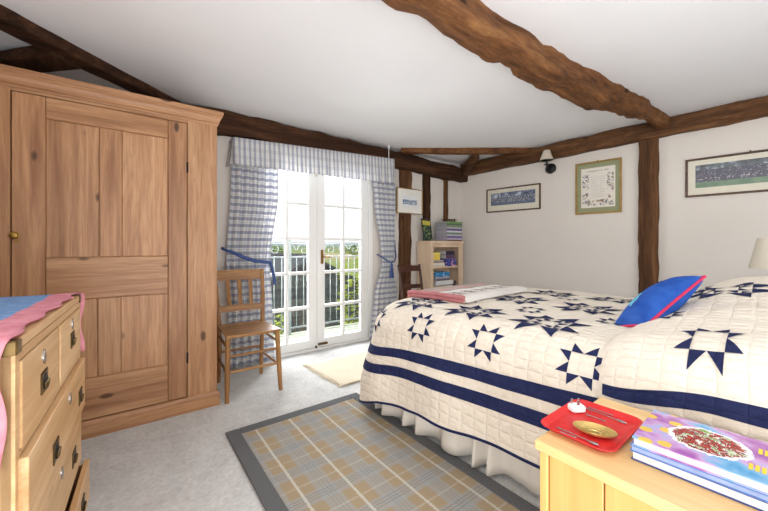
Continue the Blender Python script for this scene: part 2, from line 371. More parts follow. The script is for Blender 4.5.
def sweep(prof, name, mat, parent):           # moulding along the front with mitred returns on both sides
    mb = MB(); n = len(prof); path = [(WX0, .685, -1, 0), (WX0, 0, -1, -1), (WX1, 0, 1, -1), (WX1, .685, 1, 0)]
    vs = [(x + dx * o, y + dy * o, z) for x, y, dx, dy in path for o, z in prof]
    fs = [(j * n + k, j * n + (k + 1) % n, (j + 1) * n + (k + 1) % n, (j + 1) * n + k) for j in range(3) for k in range(n)]
    fs += [tuple(range(n - 1, -1, -1)), tuple(range(3 * n, 4 * n))]
    mb.add(vs, fs); return mb.build(name, mat, parent)
sweep([(-.01, 1.93), (.004, 1.93), (.006, 1.942), (.012, 1.946), (.012, 1.956), (.016, 1.962), (.022, 1.980), (.029, 1.990), (.029, 1.996), (.033, 2.0), (.035, 2.008), (.035, 2.024), (-.01, 2.024)], 'cornice', M_pinex, wr)
sweep([(-.01, 0), (.016, 0), (.016, .078), (.012, .088), (.004, .098), (-.01, .098)], 'plinth', M_pinex, wr)
dx0, dx1, dz0, dz1 = -.395, .401, .103, 1.910
door = MB().box(dx0, dx1, .010, .020, dz0, dz1).build('door', M_pinez, wr)
def dpart(nm, x0, x1, z0, z1, mat, y0=-.003, b=.003):
    mb = MB(); mb.box(x0, x1, y0, .018, z0, z1, bev=b); return mb.build(nm, mat, door)
dpart('door_stile', dx0, -.269, dz0, dz1, M_pinez); dpart('door_stile', .297, dx1, dz0, dz1, M_pinez)
dpart('door_rail', -.267, .295, 1.794, dz1, M_pinex); dpart('door_rail', -.267, .295, .797, 1.035, M_pinex); dpart('door_rail', -.267, .295, dz0, .338, M_pinex)
dpart('door_muntin', -.043, .060, 1.037, 1.792, M_pinez); dpart('door_muntin', -.050, .055, .340, .795, M_pinez)
for x0, x1 in ((-.267, -.045), (.062, .295)): dpart('door_panel', x0, x1, 1.037, 1.792, M_pinez, .006)
for x0, x1 in ((-.267, -.052), (.057, .295)): dpart('door_panel', x0, x1, .340, .795, M_pinez, .006)
mb = MB(); k = Matrix.Translation((-.382, -.003, 1.155)) @ Matrix.Rotation(R(90), 4, 'X')
mb.lathe([(.018, 0), (.018, .004), (.008, .007), (.008, .016), (.016, .024), (.019, .032), (.015, .040), (.004, .043)], 18, M=k)
mb.box(-.385, -.372, -.006, 0, 1.118, 1.132); mb.build('door_knob', M_brass, door, True)
for z in (1.62, .36):
    mb = MB(); mb.tube([(.404, -.002, z - .035), (.404, -.002, z + .035)], .006, 8); mb.build('hinge', M_iron, wr, True)

# ------------------------------------------------------------------ chest of drawers
CW, CL, CH = .49, .835, .90                     # depth, length, height; local x = out of the front, y = along the front
ca = math.atan2(-.034, .819)
ch = thing('chest_of_drawers', 'pale pine chest of drawers with brass recessed handles beside the wardrobe', 'chest of drawers', (-.183, 1.030, 0), ca)
m = MB(); m.box(-CW, -.004, 0, .022, .05, CH - .002, bev=.003); m.box(-CW, -.004, CL - .022, CL, .05, CH - .002, bev=.003)
m.box(-CW, -CW + .015, .02, CL - .02, .05, CH - .02); m.build('side_panels', M_chz, ch)
m = MB(); m.box(-CW, 0, 0, CL, CH - .024, CH, bev=.004); m.build('top', M_chy, ch)
m = MB(); m.box(-.022, -.001, 0.0, .026, .05, CH - .024); m.box(-.022, -.001, CL - .026, CL, .05, CH - .024); m.box(-.022, -.001, .026, CL - .026, CH - .045, CH - .024)
for z in (.653, .445, .235): m.box(-.022, -.001, .026, CL - .026, z - .006, z + .006)
m.box(-.022, -.001, CL / 2 - .008, CL / 2 + .008, .65, CH - .045); m.build('face_frame', M_chy, ch)
m = MB(); m.box(-CW - .005, .006, -.006, CL + .006, 0, .065, bev=.004); m.build('plinth', M_chy, ch)
def drawer(y0, y1, z0, z1, out, handles, lock):
    mb = MB(); mb.box(out - .018, out, y0, y1, z0, z1, bev=.002)
    d = mb.build('drawer', M_chy, ch)
    mb = MB(); mb.box(-CW + .04, out - .017, y0 + .012, y0 + .024, z0 + .01, z1 - .012); mb.box(-CW + .04, out - .017, y1 - .024, y1 - .012, z0 + .01, z1 - .012)
    mb.box(-CW + .04, out - .017, y0 + .02, y1 - .02, z0 + .01, z0 + .02); mb.build('drawer_box', M_pinex if out > .01 else M_chy, d)
    for hy, hz in handles:
        q = MB(); q.box(out - .001, out + .003, hy - .034, hy + .034, hz - .027, hz + .027, 0, bev=.002)
        q.lathe([(.022, .0031), (.022, .0036), (.004, .0037)], 20, 1, Matrix.Translation((out, hy, hz)) @ Matrix.Rotation(R(90), 4, 'Y'))
        ring = [(out + .007 + .002 * math.sin(a_), hy + .019 * math.cos(a_), hz + .019 * math.sin(a_)) for a_ in [PI + PI * k / 12 for k in range(13)]]
        q.tube(ring, .0032, 8); q.tube([ring[0], ring[-1]], .0025, 6)
        q.build('recessed_handle', [M_brassd, M_iron], d, True)
    for ly, lz in lock:
        q = MB(); q.lathe([(.013, 0), (.013, .003), (.009, .004), (.004, .0045)], 16, 0, Matrix.Translation((out, ly, lz)) @ Matrix.Rotation(R(90), 4, 'Y') @ Matrix.Scale(1.5, 4, (1, 0, 0)))
        q.build('escutcheon', M_steel, d, True)
drawer(.030, CL / 2 - .011, .662, CH - .048, .003, [(.215, .748)], [(.215, .812)])
drawer(CL / 2 + .011, CL - .030, .662, CH - .048, .003, [(.625, .765)], [(.625, .820)])
drawer(.020, CL - .012, .453, .645, .015, [(.28, .53), (.70, .53)], [(.49, .598)])
drawer(.030, CL - .030, .243, .438, .006, [(.21, .335), (.635, .335)], [(.42, .395)])
drawer(.020, CL - .016, .072, .228, .030, [(.21, .15), (.635, .15)], [(.42, .20)])
for y0, y1 in ((-.002, .034), (CL - .034, CL + .002)):
    q = MB(); q.box(-.03, .0025, y0, y1, CH - .030, CH + .002, bev=.003); q.build('corner_cap', M_brassd, ch)
# cloth runner on the chest
def runner_mat():
    t = NT('blue and pink cotton runner'); x = t.sep(t.coord('UV')); n = t.noise(t.coord(), 30, 4)
    n2 = t.math('MULTIPLY', t.math('SUBTRACT', n, .5), .5)
    blue = t.ramp(t.noise(t.coord('Object', (1, 3, 1)), 22, 5, .7), [(.35, lin(98, 136, 190)), (.7, lin(148, 182, 222))])
    pink = t.ramp(n, [(.3, lin(206, 128, 142)), (.7, lin(226, 156, 168))])
    e = t.math('ADD', t.math('ABSOLUTE', t.math('SUBTRACT', x[0], .5)), t.math('MULTIPLY', n2, .012))
    ey = t.math('ABSOLUTE', t.math('SUBTRACT', x[1], .5))
    k = t.math('MAXIMUM', t.math('GREATER_THAN', e, .335), t.math('GREATER_THAN', ey, .40))
    t.bump(n, .35, .006); return t.fin(t.mix(k, blue, pink), .9, 0, .1)
def chestp(x, y, z): return Matrix.Translation(ch.location) @ Matrix.Rotation(ca, 4, 'Z') @ Vector((x, y, z))
def run_fn(u, v):
    x = lerp(-CW + .06, -.010, u); s = lerp(-.26, CL + .24, v); wv = .010 * nz(s * 7, 3) * u; x += wv + (.006 * math.sin(s * 31) if u > .85 else 0)
    rr = .012
    if s < 0: y = -.009 - .006 * (1 - math.exp(s * 20)) + .006 * nz(x * 9, s * 4); z = CH + .006 + s
    elif s > CL: y = CL + .010 + .006 * nz(x * 9, s * 4) + (.004 if u > .9 else 0); z = CH + .006 - (s - CL)
    else: y = s; z = CH + .0055 + .002 * (1 + nz(x * 14, s * 9))
    if s > CL: x += .015 * u
    if s < 0: x -= .006 * u * min(1, -s * 12)
    return chestp(x, y, z)
m = MB(); m.grid(run_fn, 24, 90, 0, lambda u, v: (u, v)); o = m.build('table_runner', runner_mat(), None, True, 180)
sd = o.modifiers.new('thickness', 'SOLIDIFY'); sd.thickness = .003; sd.offset = 1
tag(o, 'blue cloth runner with pink border draped over the pine chest of drawers', 'runner')

# ------------------------------------------------------------------ slat-back chair by the wardrobe
def chair_seat(mb, w_f, w_b, dpt, z, th=.022):
    nu, nv = 14, 12
    def f(top):
        def g(u, v):
            y = lerp(-dpt / 2, dpt / 2, v); hw = lerp(w_f, w_b, v) / 2; x = (u * 2 - 1) * hw
            ed = 1 - max(abs(u * 2 - 1), abs(v * 2 - 1)) ** 6
            y -= .014 * (1 - (u * 2 - 1) ** 2) if v < .2 else 0
            dish = -.012 * (1 - (u * 2 - 1) ** 2) * (1 - (v * 2 - 1) ** 2)
            return (x * (1 if top else .97), y, z + dish - .004 * (1 - ed) if top else z - th)
        return g
    o = len(mb.v); mb.grid(f(True), nu, nv); o2 = len(mb.v); mb.grid(f(False), nu, nv)
    rim = [i for i in range(nu + 1)] + [(nu + 1) * j + nu for j in range(1, nv + 1)] + [(nu + 1) * nv + i for i in range(nu - 1, -1, -1)] + [(nu + 1) * j for j in range(nv - 1, 0, -1)]
    for a_, b_ in zip(rim, rim[1:] + rim[:1]): mb.f.append([o + a_, o + b_, o2 + b_, o2 + a_]); mb.m.append(0)
c1 = thing('slat_back_chair', 'light elm wooden slat-back chair beside the pine wardrobe', 'chair', (.757, 2.775, 0), R(-1))
m = MB(); chair_seat(m, .395, .345, .41, .47); m.build('seat', M_chairx, c1, True, 50)
for sx in (-1, 1):
    m = MB(); m.tube([(sx * .190, -.215, 0), (sx * .185, -.20, .15), (sx * .176, -.178, .448)], [.015, .0185, .0175], 12); m.build('front_leg', M_chair, c1, True)
    m = MB(); m.tube([(sx * .168, .215, 0), (sx * .165, .185, .25), (sx * .170, .178, .47), (sx * .182, .215, .70), (sx * .192, .262, .90)], [.0145, .018, .019, .018, .015], 12, flat=.8); m.build('back_post', M_chair, c1, True)
def backrail(z0, z1, y, w_, bow=.018, t_=.018):
    mb = MB(); mb.grid(lambda u, v: (lerp(-w_, w_, u), y + (z0 - .47) * 0 + bow * (1 - (2 * u - 1) ** 2) + (-t_ / 2 if v < .5 else t_ / 2) * (1 if v not in (0, 1) else 1), [z0, z1, z1, z0, z0][round(v * 4)] + (.006 * (1 - (2 * u - 1) ** 2) if round(v * 4) in (1, 2) else 0)), 12, 4)
    return mb
def rail_box(w_, y, z0, z1, bow, t_, name, mat, parent, tilt=0):
    mb = MB(); N = 12
    vs = []
    for i in range(N + 1):
        u = i / N * 2 - 1; yy = y + bow * (1 - u * u); zt = z1 + .006 * (1 - u * u)
        vs += [(u * w_, yy - t_ / 2, z0), (u * w_, yy + t_ / 2, z0), (u * w_, yy + t_ / 2 + tilt, zt), (u * w_, yy - t_ / 2 + tilt, zt)]
    fs = [(i * 4 + k, i * 4 + (k + 1) % 4, i * 4 + 4 + (k + 1) % 4, i * 4 + 4 + k) for i in range(N) for k in range(4)] + [(3, 2, 1, 0), (N * 4, N * 4 + 1, N * 4 + 2, N * 4 + 3)]
    mb.add(vs, fs); return mb.build(name, mat, parent, True, 40)
rail_box(.196, .250, .815, .895, .016, .018, 'top_rail', M_chairx, c1, .014)
rail_box(.176, .188, .565, .612, .012, .016, 'lower_back_rail', M_chairx, c1, .008)
for x in (-.085, 0, .085):
    m = MB(); yb = .012 * (1 - (x / .18) ** 2); m.tube([(x, .196 + yb, .60), (x * 1.06, .256 + yb, .83)], .0155, 4, flat=.35); m.build('back_slat', M_chair, c1)
for z, r_ in ((.315, .010), (.205, .010)):
    t_ = z / .448; m = MB(); m.tube([(-.186 + .010 * t_, -.21 + .03 * t_, z), (.186 - .010 * t_, -.21 + .03 * t_, z)], r_, 8); m.build('front_stretcher', M_chairx, c1, True)
m = MB(); m.tube([(-.165, .19, .25), (.165, .19, .25)], .009, 8); m.build('back_stretcher', M_chairx, c1, True)
for sx in (-1, 1):
    for z in (.37, .19):
        t_ = z / .448; m = MB(); m.tube([(sx * (.19 - .014 * t_), -.215 + .037 * t_, z), (sx * .166, .20 - .02 * t_, z + .01)], .0095, 8); m.build('side_stretcher', M_chair, c1, True)

# ------------------------------------------------------------------ dark ladder-back chair behind the bed
c2 = thing('ladder_back_chair', 'dark brown ladder-back chair between the bed foot and the bookcase', 'chair', (2.54, 2.66, 0), R(-3))
m = MB(); chair_seat(m, .36, .31, .34, .45); m.build('seat', M_dark, c2, True, 50)
for sx in (-1, 1):
    m = MB(); m.tube([(sx * .155, -.15, 0), (sx * .15, -.145, .43)], [.013, .017], 10); m.build('front_leg', M_dark, c2, True)
    m = MB(); m.tube([(sx * .138, .19, 0), (sx * .138, .165, .45), (sx * .142, .20, .68), (sx * .150, .245, .89)], [.013, .017, .016, .014], 10); m.build('back_post', M_dark, c2, True)
rail_box(.150, .232, .815, .875, .010, .016, 'top_rail', M_dark, c2, .012)
rail_box(.144, .190, .625, .665, .010, .014, 'back_rail', M_dark, c2, .006)
for z in (.16, .30):
    m = MB(); m.tube([(-.15, -.145, z), (.15, -.145, z)], .009, 8); m.build('front_stretcher', M_dark, c2, True)
for sx in (-1, 1):
    m = MB(); m.tube([(sx * .15, -.145, .22), (sx * .138, .175, .22)], .009, 8); m.build('side_stretcher', M_dark, c2, True)

# ------------------------------------------------------------------ bookcase in the corner and what stands in it
BX0, BX1, BY0, BY1, BH = 3.005, 3.62, 3.02, 3.255, 1.165
bc = thing('bookcase', 'pale limed wood bookcase in the corner behind the bed', 'bookcase', (BX0, BY0, 0))
bw, bd = BX1 - BX0, BY1 - BY0
m = MB(); m.box(0, .02, .018, bd, 0, BH - .03); m.build('side_panel', M_shelf, bc)
m = MB(); m.box(bw - .02, bw, .018, bd, 0, BH - .03); m.build('side_panel', M_shelf, bc)
m = MB(); m.box(.02, bw - .02, bd - .012, bd, .04, BH - .03); m.build('back_panel', M_shelf, bc)
m = MB(); m.box(-.012, bw + .012, -.012, bd, BH - .03, BH, bev=.004); m.build('top', M_shelf, bc)
m = MB(); m.box(0, .055, 0, .018, 0, BH - .03); m.box(bw - .085, bw, 0, .018, 0, BH - .03); m.box(.055, bw - .085, 0, .018, 1.085, BH - .03); m.box(.055, bw - .085, 0, .018, 0, .06); m.build('face_frame', M_shelf, bc)
SZ = [.05, .300, .560, .835]
for z in SZ: m = MB(); m.box(.02, bw - .02, .012, bd - .012, z - .018, z); m.build('shelf', M_shelf, bc)
def bk(name, label, cat, x0, x1, y0, y1, z0, z1, cov, pages=None, group=None, rz=0.0, spine='y', M=None):
    """a closed book lying flat: cover boards and spine as one mesh, page block as a part"""
    cx, cy = (x0 + x1) / 2, (y0 + y1) / 2; hx, hy = (x1 - x0) / 2, (y1 - y0) / 2; th = min(.003, (z1 - z0) * .15)
    t = thing(name, label, cat, (cx, cy, z0), rz, group); h_ = z1 - z0
    mb = MB(); mb.box(-hx, hx, -hy, hy, 0, th); mb.box(-hx, hx, -hy, hy, h_ - th, h_)
    if spine == 'y': mb.box(-hx, hx, -hy, -hy + th, th, h_ - th)
    else: mb.box(hx - th, hx, -hy, hy, th, h_ - th)
    mb.build('cover', cov, t)
    mb = MB()
    if spine == 'y': mb.box(-hx + .004, hx - .004, -hy + th, hy - .004, th, h_ - th)
    else: mb.box(-hx + .004, hx - th, -hy + .004, hy - .004, th, h_ - th)
    mb.build('page_block', pages or plain(212, 208, 206, .8), t); return t
TOPB = [('brown', (112, 74, 58), .016), ('white and lilac', (196, 184, 206), .022), ('purple', (112, 92, 150), .026), ('pale grey', (196, 196, 198), .02), ('grey green', (122, 138, 124), .026), ('white spined', (222, 220, 222), .022), ('violet', (98, 84, 146), .026), ('light grey', (188, 186, 184), .018), ('sage', (128, 142, 116), .026), ('dark green', (84, 112, 82), .022), ('bright green', (112, 152, 94), .026)]
z = BH + .001; PG = plain(176, 172, 180, .8)
for i, (nm, col, th) in enumerate(TOPB):
    dx = random.Random(i).uniform(-.006, .006)
    pos = 'at the bottom of the stack' if i == 0 else 'at the top of the stack' if i == len(TOPB) - 1 else 'stacked on the bookcase above the %s one' % TOPB[i - 1][0]
    bk('book', '%s hardback annual %s' % (nm, pos if i not in (0, len(TOPB) - 1) else pos + ' on the bookcase'), 'book', 3.318 + dx, 3.612 + dx, 3.03 + dx * .5, 3.246, z, z + th, plain(*col, .5), PG, 'annuals stacked on the bookcase'); z += th + .0006
# little wooden trough on the stack
t = thing('wooden_trough', 'small brown turned wood trough lying on the stack of annuals', 'ornament', (3.47, 3.13, z))
m = MB(); m.box(-.10, .10, -.03, .03, .006, .016, bev=.003); m.build('base', M_oak['x'], t)
for y in (-.03, .03): m = MB(); m.tube([(-.125, y, .03), (-.06, y, .031), (0, y, .031), (.06, y, .031), (.125, y, .03)], [.004, .008, .006, .008, .004], 8); m.build('rail', M_oak['x'], t, True)
for x in (-.105, .105): m = MB(); m.lathe([(.009, 0), (.011, .008), (.006, .02), (.009, .035), (.006, .048), (.002, .055)], 10, 0, Matrix.Translation((x, 0, 0))); m.build('finial', M_oak['z'], t, True)
# booklet leaning on the wall
t = NT('plant booklet cover'); v = t.coord(); x = t.sep(v); f = t.vor(v, 38, 'Color'); k = t.noise(v, 26, 3)
art = t.ramp(k, [(.36, lin(18, 24, 26)), (.47, lin(36, 70, 52)), (.54, lin(110, 150, 120)), (.60, lin(196, 168, 56)), (.66, lin(20, 40, 40))], 'CONSTANT')
ttl = t.math('GREATER_THAN', t.noise(t.coord('Object', (1, 1, 3)), 60, 1), .56)
title = t.mix(ttl, lin(222, 206, 84), lin(90, 92, 34))
inx = t.math('LESS_THAN', t.math('ABSOLUTE', x[0]), .078); inz = t.math('MULTIPLY', t.math('GREATER_THAN', x[2], .205), t.math('LESS_THAN', x[2], .265))
ina = t.math('MULTIPLY', t.math('LESS_THAN', x[2], .20), t.math('GREATER_THAN', x[2], .012))
cc = t.mix(t.math('MULTIPLY', inx, inz), t.mix(t.math('MULTIPLY', inx, ina), lin(16, 18, 18), art), title)
M_bookl = t.fin(cc, .35)
t = thing('booklet', 'black booklet with yellow title band and leaf pictures propped on the bookcase', 'booklet', (3.085, 3.135, BH + .001), rot=(R(-11), R(3), R(6)))
m = MB(); m.box(-.092, .092, 0, .007, 0, .288, bev=.001); m.build('cover', M_bookl, t)
m = MB(); m.box(-.089, .090, .0015, .0055, -.0006, .2886); m.build('page_block', plain(214, 210, 200, .8), t)
# in the bookcase
def stack(items, x, y, z, grp):
    for it in items:
        (nm, lab, w_, d_, h_, col) = it[:6]; off = it[6] if len(it) > 6 else 0
        bk(nm, lab, 'book', x + off, x + off + w_, y, y + d_, z, z + h_, plain(*col, .5), None, grp); z += h_ + .0006
    return z
z2 = SZ[3] + .0006
stack([('book', 'cream paperback at the bottom of the upper shelf left pile', .22, .17, .022, (214, 202, 182)), ('book', 'white hardback on the cream paperback in the upper shelf', .21, .17, .028, (228, 224, 216)), ('book', 'brown book under the yellow box in the upper shelf', .19, .16, .016, (160, 130, 104)), ('book', 'grey book directly beneath the yellow box in the upper shelf', .2, .17, .016, (178, 174, 176))], 3.065, 3.035, z2, 'books in the upper shelf')
def box_thing(name, label, cat, x0, x1, y0, y1, z0, z1, mat, lidmat, band=None):
    t = thing(name, label, cat, ((x0 + x1) / 2, (y0 + y1) / 2, z0)); hx, hy, h_ = (x1 - x0) / 2, (y1 - y0) / 2, z1 - z0
    m = MB(); m.box(-hx, hx, -hy, hy, 0, h_ * .72, bev=.002); m.build('box_body', mat, t)
    m = MB(); m.box(-hx - .001, hx + .001, -hy - .001, hy + .001, h_ * .6, h_, bev=.002); m.build('lid', lidmat, t)
    if band:
        m = MB(); m.box(-hx * .6, hx * .2, -hy - .0025, -hy, h_ * .25, h_ * .9); m.build('paper_label', band, t)
    return t
box_thing('card_box', 'yellow card box on the upper shelf of the bookcase', 'box', 3.07, 3.20, 3.04, 3.16, z2 + .0845, z2 + .1845, plain(236, 206, 88, .5), plain(240, 214, 104, .5))
t = NT('blue and red carton print'); v = t.coord(); k = t.noise(v, 30, 2)
M_cart = t.fin(t.ramp(k, [(.3, lin(40, 60, 140)), (.52, lin(56, 84, 170)), (.58, lin(214, 70, 60)), (.64, lin(230, 226, 226)), (.7, lin(50, 70, 150))], 'CONSTANT'), .4)
box_thing('carton', 'blue carton with red and white print on the upper bookcase shelf', 'box', 3.305, 3.50, 3.035, 3.2, z2, z2 + .098, M_cart, M_cart)
stack([('book', 'plum coloured book lying on the blue carton', .17, .16, .05, (92, 66, 92)), ('book', 'black book topmost on the blue carton', .16, .15, .05, (46, 40, 62))], 3.31, 3.04, z2 + .0986, 'books on the blue carton')
z3 = SZ[2] + .0006
q = stack([('book', 'wide cream book lying on the lower shelf', .36, .18, .026, (218, 206, 176)), ('book', 'grey magazine on the wide cream book', .33, .18, .012, (120, 116, 122)), ('book', 'thick white hardback in the middle of the lower shelf', .32, .17, .055, (222, 220, 218), .05), ('book', 'dark grey book on the thick white hardback', .24, .16, .026, (96, 92, 104), .06), ('book', 'lilac grey book under the bright blue carton', .26, .16, .022, (170, 160, 176), .03)], 3.07, 3.035, z3, 'books in the lower shelf')
t = NT('bright blue carton print'); k = t.noise(t.coord(), 34, 2)
M_cyan = t.fin(t.ramp(k, [(.3, lin(30, 120, 180)), (.55, lin(60, 160, 210)), (.62, lin(200, 226, 236)), (.68, lin(40, 110, 170))], 'CONSTANT'), .4)
box_thing('carton', 'bright blue carton on top of the lower shelf pile in the bookcase', 'box', 3.12, 3.38, 3.04, 3.18, q, q + .06, M_cyan, M_cyan)
box_thing('tin', 'small dark tin at the right end of the lower bookcase shelf', 'tin', 3.46, 3.515, 3.05, 3.12, z3, z3 + .075, plain(66, 52, 60, .4), plain(60, 46, 54, .4))
# ------------------------------------------------------------------ curtains and pelmet
def check(name, pv, ph, sv=.26, sh=.66):
    """woven check: u and v in metres; soft blue grey bands on cream"""
    t = NT(name); x = t.sep(t.coord('UV'))
    def band(s, p, lo, hi, off=0.0):
        f = t.math('FRACT', t.math('ADD', t.math('DIVIDE', s, p), off))
        return t.math('MULTIPLY', t.math('GREATER_THAN', f, lo), t.math('LESS_THAN', f, hi))
    cream, blue, gold = lin(244, 243, 240), lin(132, 140, 170), lin(212, 208, 194)
    c = t.mix(t.math('MULTIPLY', band(x[1], ph, 0.0, .46), sh), cream, blue)
    c = t.mix(t.math('MULTIPLY', band(x[0], pv, 0.0, .46), sv), c, blue)
    c = t.mix(t.math('MULTIPLY', band(x[1], ph, .68, .78), sh * .5), c, blue)
    c = t.mix(t.math('MULTIPLY', band(x[0], pv, .68, .78), .3), c, gold)
    nn = t.noise(t.coord('Object'), 400, 2); t.bump(nn, .25, .002)
    # thin cloth: some of the daylight passes through it
    m = t.fin(c, .9, 0, .1)
    tr = t.n('ShaderNodeBsdfTranslucent'); t.put(tr.inputs[0], c); mx = t.n('ShaderNodeMixShader'); mx.inputs[0].default_value = .35
    t.t.links.new(t.b.outputs[0], mx.inputs[1]); t.t.links.new(tr.outputs[0], mx.inputs[2]); t.t.links.new(mx.outputs[0], t.out.inputs[0]); return m
M_chk = check('blue and cream check curtain', .075, .062); M_chkp = check('blue and cream check pelmet', .062, .075, .58, .16)
M_navy = plain(62, 84, 138, .8, 0, .12, 60, .2)
def curtain(name, label, edges, folds, amp, y0, seed, z0, z1):
    """edges: list of (z, left x, right x)"""
    def fn(u, v):
        z = lerp(z1, z0, v); e = edges; zc = min(max(z, e[-1][0] + 1e-4), e[0][0] - 1e-4)
        for (za, la, ra), (zb, lb, rb) in zip(e, e[1:]):
            if za >= zc >= zb: q = sm((za - zc) / (za - zb)); xl, xr = lerp(la, lb, q), lerp(ra, rb, q)
        uu = u + .012 * nz(u * 5, z * 2.2, seed); x = lerp(xl, xr, uu)
        w_ = (xr - xl); a_ = amp * min(1, .35 + w_ * 1.7)
        y = y0 - a_ * (.6 * math.sin(uu * folds * 2 * PI + seed + .5 * nz(z * 1.5, seed)) + .4 * nz(uu * folds * 1.3, z * .8, seed))
        return (x, y, z)
    L = folds * .14; m = MB(); m.grid(fn, folds * 14, 70, 0, lambda u, v: (u * L, v * (z1 - z0)))
    o = m.build('curtain', M_chk, None, True, 180); sd = o.modifiers.new('thickness', 'SOLIDIFY'); sd.thickness = .003
    return tag(o, label, 'curtain', None)
curtain('curtain', 'left blue check curtain tied back behind the slat-back chair', [(1.99, .745, 1.16), (1.6, .735, 1.155), (1.0, .70, 1.09), (.93, .70, 1.08), (.5, .715, 1.10), (.03, .72, 1.12)], 6, .030, YW - .078, 1.3, .02, 1.98)
curtain('curtain', 'right blue check curtain tied back beside the small framed picture', [(1.99, 2.27, 2.60), (1.6, 2.31, 2.61), (1.05, 2.40, 2.60), (.90, 2.41, 2.575), (.5, 2.30, 2.64), (.03, 2.24, 2.70)], 5, .030, YW - .078, 4.1, .02, 1.98)
PY = YW - .14
def pel_path(s):                               # plan of the pelmet: left return, front, right return
    a, L = .14, 1.80
    if s < a: return (.745, YW - s, -1, 0)
    if s < a + L: return (.745 + s - a, PY, 0, -1)
    return (.745 + L, PY + (s - a - L), 1, 0)
def pel_fn(u, v):
    s = u * 2.08; x, y, nx, ny = pel_path(s); q = (x - .745) / 1.80
    zt, zb = lerp(2.05, 2.135, q), lerp(1.81, 1.835, q)
    w_ = v * (.014 * math.sin(s * 2 * PI / .085 + 2 * nz(s * 3)) + .010 * nz(s * 11, v)) + .02 * v
    return (x + nx * w_, y + ny * w_, lerp(zt, zb, v) + (.006 * nz(s * 6) * v))
pl = thing('pelmet', 'gathered blue check fabric pelmet above the French doors', 'pelmet', (1.65, YW, 2.07))
m = MB(); m.grid(pel_fn, 260, 10, 0, lambda u, v: (u * 2.9, v * .24)); m.v = [(x - 1.65, y - YW, z - 2.07) for x, y, z in m.v]
o = m.build('valance', M_chkp, pl, True, 180); sd = o.modifiers.new('thickness', 'SOLIDIFY'); sd.thickness = .003
m = MB(); m.add([(x - 1.65, y - YW, lerp(2.045, 2.13, (x - .745) / 1.80) + dz - 2.07) for x in (.75, 2.54) for y in (PY + .004, YW - .002) for dz in (-.012, .002)], [(0, 1, 3, 2), (4, 6, 7, 5), (0, 4, 5, 1), (2, 3, 7, 6), (0, 2, 6, 4), (1, 5, 7, 3)]); m.build('top_board', M_white, pl)
m = MB(); m.grid(lambda u, v: tuple(Vector(pel_fn(u, .03 + v * .06)) + Vector((pel_path(u * 2.08)[2] * .003, pel_path(u * 2.08)[3] * .003, 0)) - Vector((1.65, YW, 2.07))), 200, 2, 0, lambda u, v: (u * 2.9, v * .02)); m.build('heading_band', M_chkp, pl, True, 180)
m = MB(); m.tube([(2.475, YW - .12, 2.13), (2.475, YW - .12, 2.19), (2.475, YW - .12, 2.26)], .004, 8); m.box(2.465, 2.485, YW - .13, YW - .11, 2.25, 2.285); tag(m.build('pull_cord', M_white, None, True), 'thin white cord rising from the right end of the pelmet to the ceiling', 'cord')
# tie-backs
m = MB(); yb = YW - .13
m.tube([(.685, YW - .005, 1.08), (.68, YW - .04, 1.075), (.685, YW - .07, 1.07)], .012, 10)
m.tube([(.685, YW - .07, 1.07), (.74, yb, 1.045), (.83, yb - .005, 1.00), (.93, yb - .005, .965), (1.03, yb, .95), (1.085, yb + .01, .945)], [.010, .014, .016, .016, .015, .012], 10, flat=1)
m.tube([(1.06, yb - .004, .95), (1.085, yb - .006, .90), (1.10, yb - .004, .83), (1.112, yb, .74)], [.012, .014, .013, .015], 10)
tag(m.build('curtain_tieback', M_navy, None, True), 'navy fabric tieback round the left curtain above the slat-back chair', 'tieback')
t = thing('curtain_tieback', 'blue rope tieback with tassel round the right curtain', 'tieback', (2.50, YW - .125, .95))
m = MB(); m.tube([(.155, .12, .22), (.16, .115, .10), (.12, .05, .02), (.05, -.01, -.03), (-.01, -.02, -.05), (-.06, -.01, -.02), (-.115, .05, .03), (-.12, .11, .05)], .0085, 10); m.build('rope', M_navy, t, True)
m = MB(); m.lathe([(.004, .0), (.014, -.02), (.016, -.035), (.011, -.05), (.018, -.065), (.026, -.14), (.024, -.175)], 16, 0, Matrix.Translation((-.005, -.025, -.05))); m.build('tassel', M_navy, t, True)

# ------------------------------------------------------------------ rugs
def tartan():
    t = NT('tan and grey tartan wool'); o = t.coord('Object'); wv = t.n('ShaderNodeVectorMath', operation='SCALE'); nt = t.n('ShaderNodeTexNoise'); nt.inputs['Scale'].default_value = 90; t.put(nt.inputs['Vector'], o); t.put(wv.inputs[0], nt.outputs['Color']); wv.inputs['Scale'].default_value = .010
    ad = t.n('ShaderNodeVectorMath', operation='ADD'); t.put(ad.inputs[0], o); t.put(ad.inputs[1], wv.outputs[0]); x = t.sep(ad.outputs[0])
    def band(s, p, lo, hi):
        f = t.math('FRACT', t.math('ADD', t.math('DIVIDE', s, p), 40.0)); return t.math('MULTIPLY', t.math('GREATER_THAN', f, lo), t.math('LESS_THAN', f, hi))
    P = .205; tan_, gry, dk, wh = lin(160, 141, 112), lin(152, 158, 162), lin(108, 108, 106), lin(202, 199, 188)
    c = t.mix(t.math('MULTIPLY', band(x[0], P, .08, .50), .52), tan_, gry); c = t.mix(t.math('MULTIPLY', band(x[1], P, .10, .48), .52), c, gry)
    for ax in (0, 1):
        for lo in ((.22, .252), (.30, .332), (.38, .412)): c = t.mix(t.math('MULTIPLY', band(x[ax], P, *lo), .42 if ax else .22), c, dk)
    c = t.mix(t.math('MULTIPLY', band(x[0], P, .74, .80), .75), c, wh); c = t.mix(t.math('MULTIPLY', band(x[1], P, .74, .78), .30), c, wh)
    nn = t.noise(o, 180, 3, .7); c = t.mix(t.math('MULTIPLY', nn, .12), c, (.6, .58, .55)); t.bump(nn, .4, .004)
    return t.fin(c, .95, 0, .1)
